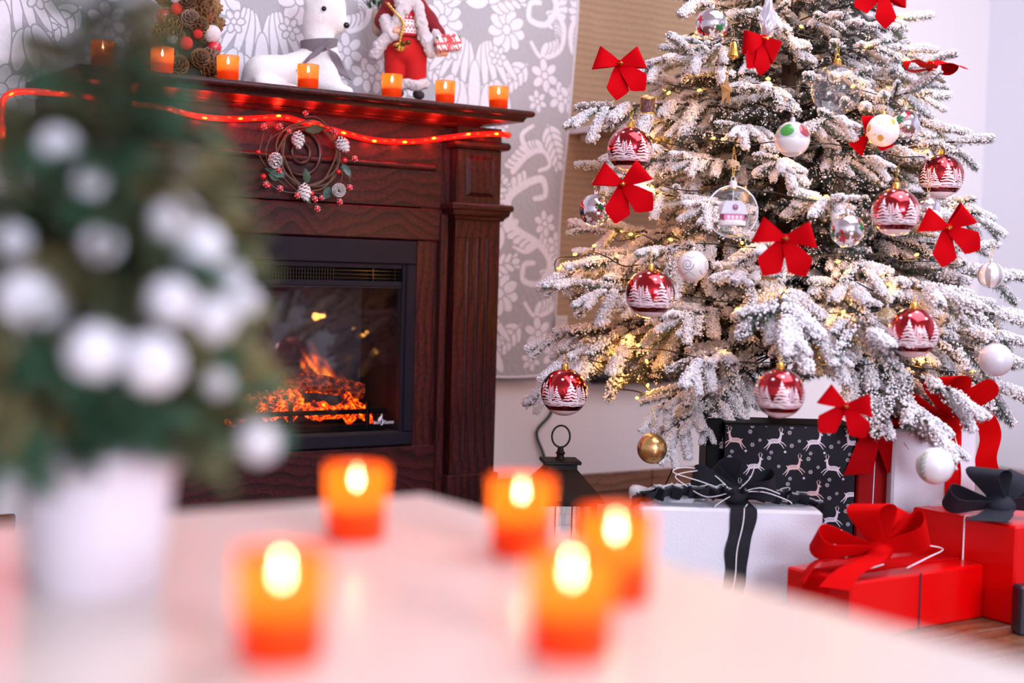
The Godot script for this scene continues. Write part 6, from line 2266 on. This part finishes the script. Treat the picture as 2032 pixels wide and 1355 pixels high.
	s.box(Vector3(-wd / 2, 0, -0.15), Vector3(wd / 2, h, 0), 0.005)
	put("box", s, M.white_paper, g)
	s = S.new()
	var rr := wd * 0.235
	s.ribbon([Vector3(rr - 0.004, 0.001, 0.0016), Vector3(rr, h * 0.5, 0.0026), Vector3(rr - 0.004, h, 0.0018), Vector3(rr - 0.004, h + 0.0018, -0.002), Vector3(rr - 0.004, h + 0.0018, -0.148)], [Vector3(0.016, 0, 0), Vector3(0.0165, 0, 0), Vector3(0.016, 0, 0), Vector3(0.016, 0, 0), Vector3(0.016, 0, 0)], 0.0012)
	put("ribbon", s, M.red_cloth, g)
	s = S.new()
	s.tube(curve([Vector3(rr - 0.004, h - 0.006, 0.005), Vector3(rr + 0.012, h - 0.07, 0.008), Vector3(rr + 0.014, h - 0.14, 0.006), Vector3(rr + 0.012, 0.02, 0.005)], 6), 0.0015, 0.0015, 5)
	put("white_cord", s, M.cord_white, g)
	s = S.new()
	kb = Vector3(rr - 0.006, h + 0.016, -0.012)
	loop_band(s, kb, Vector3(-0.032, 0.098, 0.06), Vector3(0.055, 0.01, 0.0), Vector3(0.022, 0.004, 0.024))
	loop_band(s, kb, Vector3(0.042, 0.072, 0.06), Vector3(0.035, -0.035, 0.0), Vector3(0.018, 0.018, 0.024))
	loop_band(s, kb, Vector3(-0.11, 0.03, 0.0), Vector3(0.0, 0.05, 0.0), Vector3(0.006, 0.016, 0.030))
	cs = curve([kb, kb + Vector3(0.05, 0.02, 0.02), kb + Vector3(0.075, -0.02, 0.02), kb + Vector3(0.068, -0.07, 0.02), kb + Vector3(0.078, -0.10, 0.01)], 5)
	ws = []
	for i in cs.size(): ws.append(Vector3(0.018, 0.006, 0.012))
	s.ribbon(cs, ws, 0.0014)
	s.ball(kb + Vector3(0, -0.004, 0.012), Vector3(0.02, 0.018, 0.02), 14)
	put("bow", s, M.red_cloth, g)
	# tall red gift beside it
	a = at(1704, 846, 2.95)
	b = at(1772, 850, 2.95)
	ax = Vector3(b.x - a.x, 0, b.z - a.z)
	wd = ax.length()
	turn = atan2(-ax.z, ax.x)
	h = a.y
	g = gift_at("tall_red_gift", "tall dark red gift box with thin white cord between the reindeer and white gifts", Vector3((a.x + b.x) / 2, 0, (a.z + b.z) / 2), turn)
	s = S.new()
	s.box(Vector3(-wd / 2, 0, -0.12), Vector3(wd / 2 - 0.001, h, 0), 0.004)
	put("box", s, mat(rgb8(150, 0, 8), 0.6, 0.0, {"metallic_specular": 0.25}), g)
	s = S.new()
	s.tube([Vector3(0.0, 0.002, 0.0012), Vector3(-0.001, h * 0.5, 0.0016), Vector3(0.0005, h - 0.05, 0.0012)], 0.0014, 0.0014, 5)
	put("white_cord", s, M.cord_white, g)
	s = S.new()
	kb = Vector3(-0.01, h + 0.004, 0.016)
	for q in [[Vector3(-0.03, -0.10, 0.012), Vector3(0.024, 0.004, 0.006)], [Vector3(0.06, -0.085, 0.014), Vector3(0.024, 0.010, 0.006)]]:
		s.ribbon(curve([kb, kb + q[0] * 0.5 + Vector3(0, 0.01, 0.01), kb + q[0]], 5), range(11).map(func(i): return q[1] * (0.7 + 0.05 * i)), 0.0014)
	loop_band(s, kb, Vector3(0.08, 0.03, 0.01), Vector3(0, 0.05, 0.0), Vector3(0.0, 0.016, 0.026))
	loop_band(s, kb, Vector3(0.03, 0.06, -0.02), Vector3(0.05, 0.0, 0.0), Vector3(0.0, 0.006, 0.026))
	put("bow", s, mat(rgb8(170, 0, 10), 0.8, 0.0, {"metallic_specular": 0.2}), g)
	# dark gift cut by the picture's right edge
	var o := ony(2052, 1262, 0.0)
	g = gift_at("dark_gift", "dark navy gift standing at the picture's lower right edge", Vector3(o.x, 0, o.z), facing(0.1))
	s = S.new()
	s.box(Vector3(-0.03, 0, -0.035), Vector3(0.14, 0.09, 0.0), 0.004)
	put("box", s, mat(rgb8(22, 20, 32), 0.4), g)
	s = S.new()
	s.ribbon([Vector3(0.05, 0.001, 0.0012), Vector3(0.05, 0.0905, 0.0012), Vector3(0.05, 0.0912, -0.034)], [Vector3(0.01, 0, 0), Vector3(0.01, 0, 0), Vector3(0.01, 0, 0)], 0.001)
	put("ribbon", s, M.navy_cloth, g)


func wall_side_things():
	# lantern on the floor between fireplace and gifts
	var c := at(1112, 905, 3.2)
	var l := thing("lantern", "dark metal lantern with pyramid roof and ring handle on the floor", "lantern", Vector3(c.x, 0, c.z), facing(0.12))
	var s := S.new()
	s.box(Vector3(-0.042, 0.211, -0.042), Vector3(0.042, 0.219, 0.042), 0.0015)
	s.box(Vector3(-0.034, 0.199, -0.034), Vector3(0.034, 0.212, 0.034), 0.001)
	put("top_cap", s, M.iron, l)
	s = S.new()
	var A := []
	var B := []
	for k in [[-1, 1], [1, 1], [1, -1], [-1, -1]]:
		A.append(Vector3(k[0] * 0.088, 0.138, k[1] * 0.088))
		B.append(Vector3(k[0] * 0.034, 0.200, k[1] * 0.034))
	var lip := Vector3(0, -0.006, 0)
	for k in 4:
		var q := (k + 1) % 4
		s.quad(A[k], A[q], B[q], B[k])
		s.quad(A[k] + lip, A[q] + lip, A[q], A[k])
	s.quad(A[3] + lip, A[2] + lip, A[1] + lip, A[0] + lip)
	put("roof", s, M.iron, l)
	s = S.new()
	for k in [[-1, 1], [1, 1], [1, -1], [-1, -1]]: s.box(Vector3(k[0] * 0.068 - 0.006, 0.012, k[1] * 0.068 - 0.006), Vector3(k[0] * 0.068 + 0.006, 0.135, k[1] * 0.068 + 0.006), 0.001)
	s.box(Vector3(-0.075, 0.124, -0.075), Vector3(0.075, 0.133, 0.075), 0.001)
	put("frame", s, M.iron, l)
	s = S.new()
	s.box(Vector3(-0.084, 0.0, -0.084), Vector3(0.084, 0.014, 0.084), 0.002)
	put("base", s, M.iron, l)
	for k in 4:
		s = S.new()
		s.box(Vector3(-0.06, 0.015, 0.066), Vector3(0.06, 0.124, 0.068))
		put("glass_pane", s, M.glass, l, T(Vector3.ZERO, Vector3(0, k * PI / 2, 0)))
		s = S.new()
		s.box(Vector3(-0.02, 0.015, 0.0675), Vector3(-0.0175, 0.124, 0.070))
		s.box(Vector3(0.0175, 0.015, 0.0675), Vector3(0.02, 0.124, 0.070))
		put("glazing_bar", s, M.iron, l, T(Vector3.ZERO, Vector3(0, k * PI / 2, 0)))
	s = S.new()
	s.lathe([Vector2(0, 0.218), Vector2(0.013, 0.219), Vector2(0.009, 0.224), Vector2(0.008, 0.229), Vector2(0.0115, 0.233), Vector2(0.008, 0.237), Vector2(0.006, 0.246), Vector2(0, 0.248)], 18)
	put("finial", s, M.iron, l)
	s = S.new()
	var ring := []
	for k in 30: ring.append(Vector3(cos(TAU * k / 30) * 0.0205, 0.2705 + sin(TAU * k / 30) * 0.0245, 0))
	s.tube(ring, 0.0022, 0.0022, 8, true)
	put("ring_handle", s, M.iron, l)
	# cable on the wall and the black device mounted on it
	s = S.new()
	s.tube(curve([onz(1100, 790, 0.008), onz(1092, 822, 0.008), onz(1068, 850, 0.008), onz(1066, 868, 0.008), onz(1078, 900, 0.008), onz(1084, 930, 0.008), onz(1084, 960, 0.02), ony(1084, 985, 0.02)], 8), 0.0042, 0.0042, 8)
	tag(put("wall_cable", s, M.cable), "black cable bent along the white wall behind the lantern", "cable")
	var d := thing("wall_device", "long black rounded device on the wall behind the lowest left branches", "device", onz(1228, 745, 0.0))
	s = S.new()
	s.m = T(Vector3.ZERO)
	nets(s, [[Vector3(-0.11, 0.002, 0.022), Vector3(0.2, -0.004, 0.022), 0.024, 0.020]], 0.01, 0.006)
	put("body", s, mat(rgb8(20, 17, 18), 0.5), d)
	s = S.new()
	s.box(Vector3(-0.06, -0.012, 0.0), Vector3(0.12, 0.012, 0.012), 0.002)
	put("mount", s, M.black, d)


# ---------- the coffee table in the foreground ----------
func coffee_table():
	var top := 0.42
	var t := thing("coffee_table", "pale cream coffee table in the foreground carrying candles and a small tree", "table", Vector3(-1.43, 0, 2.6))
	var s := S.new()
	s.box(Vector3(-0.70, 0.385, -0.455), Vector3(0.677, top, 0.36), 0.004)
	put("table_top", s, mat(rgb8(219, 208, 200), 0.24), t)
	var legm := mat(rgb8(226, 214, 204), 0.35)
	for x in [-0.66, 0.637]:
		for z in [-0.415, 0.32]:
			s = S.new()
			s.box(Vector3(x - 0.03, 0, z - 0.03), Vector3(x + 0.03, 0.385, z + 0.03), 0.003)
			put("leg", s, legm, t)
	var k := 0
	for q in [[541, 1330, "front left lit candle on the cream table"], [1134, 1322, "front lit candle on the cream table, nearest the table's right edge of the front pair"], [1224, 1206, "right-hand lit candle standing just behind the front one on the cream table"], [698, 1080, "back left lit candle on the cream table before the fireplace"], [1032, 1110, "back lit candle on the cream table, in line with the dark lantern"]]:
		var p := ony(q[0], q[1], top)
		var away := Vector3(axf.x, 0, axf.z).normalized() * 0.024
		candle(Vector3(p.x, top, p.z) + away, q[2], "orange glass candles on the coffee table", 0.9 * k)
		k += 1
	table_tree(top)


func table_tree(top: float):
	var o := ony(146, 1200, top)
	o += Vector3(axf.x, 0, axf.z).normalized() * 0.046
	var t := thing("table_tree", "small green Christmas tree in a white pot on the cream table", "Christmas tree", Vector3(o.x, top, o.z))
	var s := S.new()
	var pr := [Vector2(0, 0), Vector2(0.038, 0.0), Vector2(0.041, 0.003), Vector2(0.049, 0.078), Vector2(0.0535, 0.080), Vector2(0.0545, 0.088), Vector2(0.053, 0.091), Vector2(0.048, 0.090), Vector2(0.0465, 0.080), Vector2(0, 0.078)]
	s.lathe(pr, 40)
	put("pot", s, mat(rgb8(214, 206, 216), 0.35), t)
	s = S.new()
	s.lathe([Vector2(0, 0.076), Vector2(0.0045, 0.078), Vector2(0.0035, 0.42), Vector2(0, 0.425)], 10)
	put("stem", s, M.brown, t)
	var pool := []
	var g := [rgb8(34, 74, 50).srgb_to_linear(), rgb8(84, 76, 36).srgb_to_linear(), rgb8(60, 68, 38).srgb_to_linear()]
	for k in 3:
		var tw := twig(0.05, 0.013, 200, 0, 0.06, g[k] * 3.0, 300 + k, 0.0008)
		tw[0] = Transform3D(Basis.from_scale(Vector3.ONE / 0.05), Vector3.ZERO) * tw[0]
		pool.append(branch(0.125, [tw], [tw], 8, 0.055, 310 + k))
	var r := RandomNumberGenerator.new()
	r.seed = 5
	for lv in 13:
		var h := 0.108 + lv * 0.0255
		var R := 0.116 * maxf(0.2, 1.0 - pow(lv / 13.0, 1.8))
		var n := 13 - lv / 2
		for k in n:
			var a := TAU * (k + 0.5 * (lv % 2)) / n + r.randf_range(-0.15, 0.15)
			var el := r.randf_range(-0.1, 0.25) + lv * 0.03
			put("branch", pool[(k + lv * 2 + r.randi() % 2) % 3], M.needles, t, zaim(Vector3(0, h, 0), Vector3(sin(a) * cos(el), sin(el), cos(a) * cos(el)), Vector3.UP, R / 0.150))
	# cotton snowballs that hang on it; two small ones stand in for blurred glints
	var dist := (t.position - eye).dot(axf)
	s = S.new()
	nets(s, [[Vector3(-0.002, 0, 0), Vector3(0.002, 0.001, 0), 0.0155, 0.0155]], 0.004, 0.003, 0.003, 110.0)
	var cotton := s.done()
	var cot := bumpy(mat(rgb8(238, 238, 246), 0.95), 0.2, 0.2, 30.0)
	var first: Node3D = null
	var i := 0
	for q in [[115, 290, 0.72, "white snowball high on the left of the small table tree"], [180, 362, 0.62, "dim white snowball below the upper left one on the small table tree"], [362, 332, 0.52, "white ball in place of a bright glint, upper right of the small table tree"], [200, 486, 0.66, "white snowball at the small table tree's middle height, alone among the needles"], [345, 440, 0.98, "upper snowball of the white cluster beside the fire's grille"], [395, 492, 0.98, "lower snowball of the white cluster beside the fire's grille"], [455, 555, 0.70, "white snowball before the top of the fire's glass"], [28, 480, 0.66, "greyish snowball at the picture's left edge, the upper one"], [62, 596, 1.18, "largest white snowball near the picture's left edge"], [340, 600, 0.92, "left snowball of the row pointing at the fireplace glass"], [420, 636, 0.92, "middle snowball of the row pointing at the fireplace glass"], [478, 600, 0.72, "end snowball of the row touching the fireplace glass"], [190, 700, 1.05, "left one of the two snowballs above the white pot"], [300, 722, 1.12, "right one of the two snowballs above the white pot"], [430, 762, 0.50, "small round ball in place of a bright glint before the burning logs"], [512, 878, 0.84, "lowest snowball at the small table tree's right tip"]]:
		var dd: float = dist - sqrt(maxf(0.0, pow(lerpf(0.115, 0.03, clampf((900.0 - q[1]) / 1000.0, 0.0, 1.0)), 2.0) - pow((q[0] - 175.0) * dist / FPX, 2.0))) - 0.012
		var b: Node3D
		if first == null:
			b = thing("snowball", q[3], "ornament", Vector3.ZERO, 0.0, "white snowballs on the small table tree")
			put("cotton_ball", cotton, cot, b)
			var w := S.new()
			w.tube([Vector3(0, 0.014, 0), Vector3(0.001, 0.02, -0.004), Vector3(0, 0.024, -0.010)], 0.0005, 0.0005, 4)
			put("hanger", w, M.silver, b)
			first = b
		else: b = copy(first, Vector3.ZERO, i * 1.1, q[3])
		b.position = at(q[0], q[1], dd)
		b.scale = Vector3.ONE * q[2] * 0.95
		i += 1
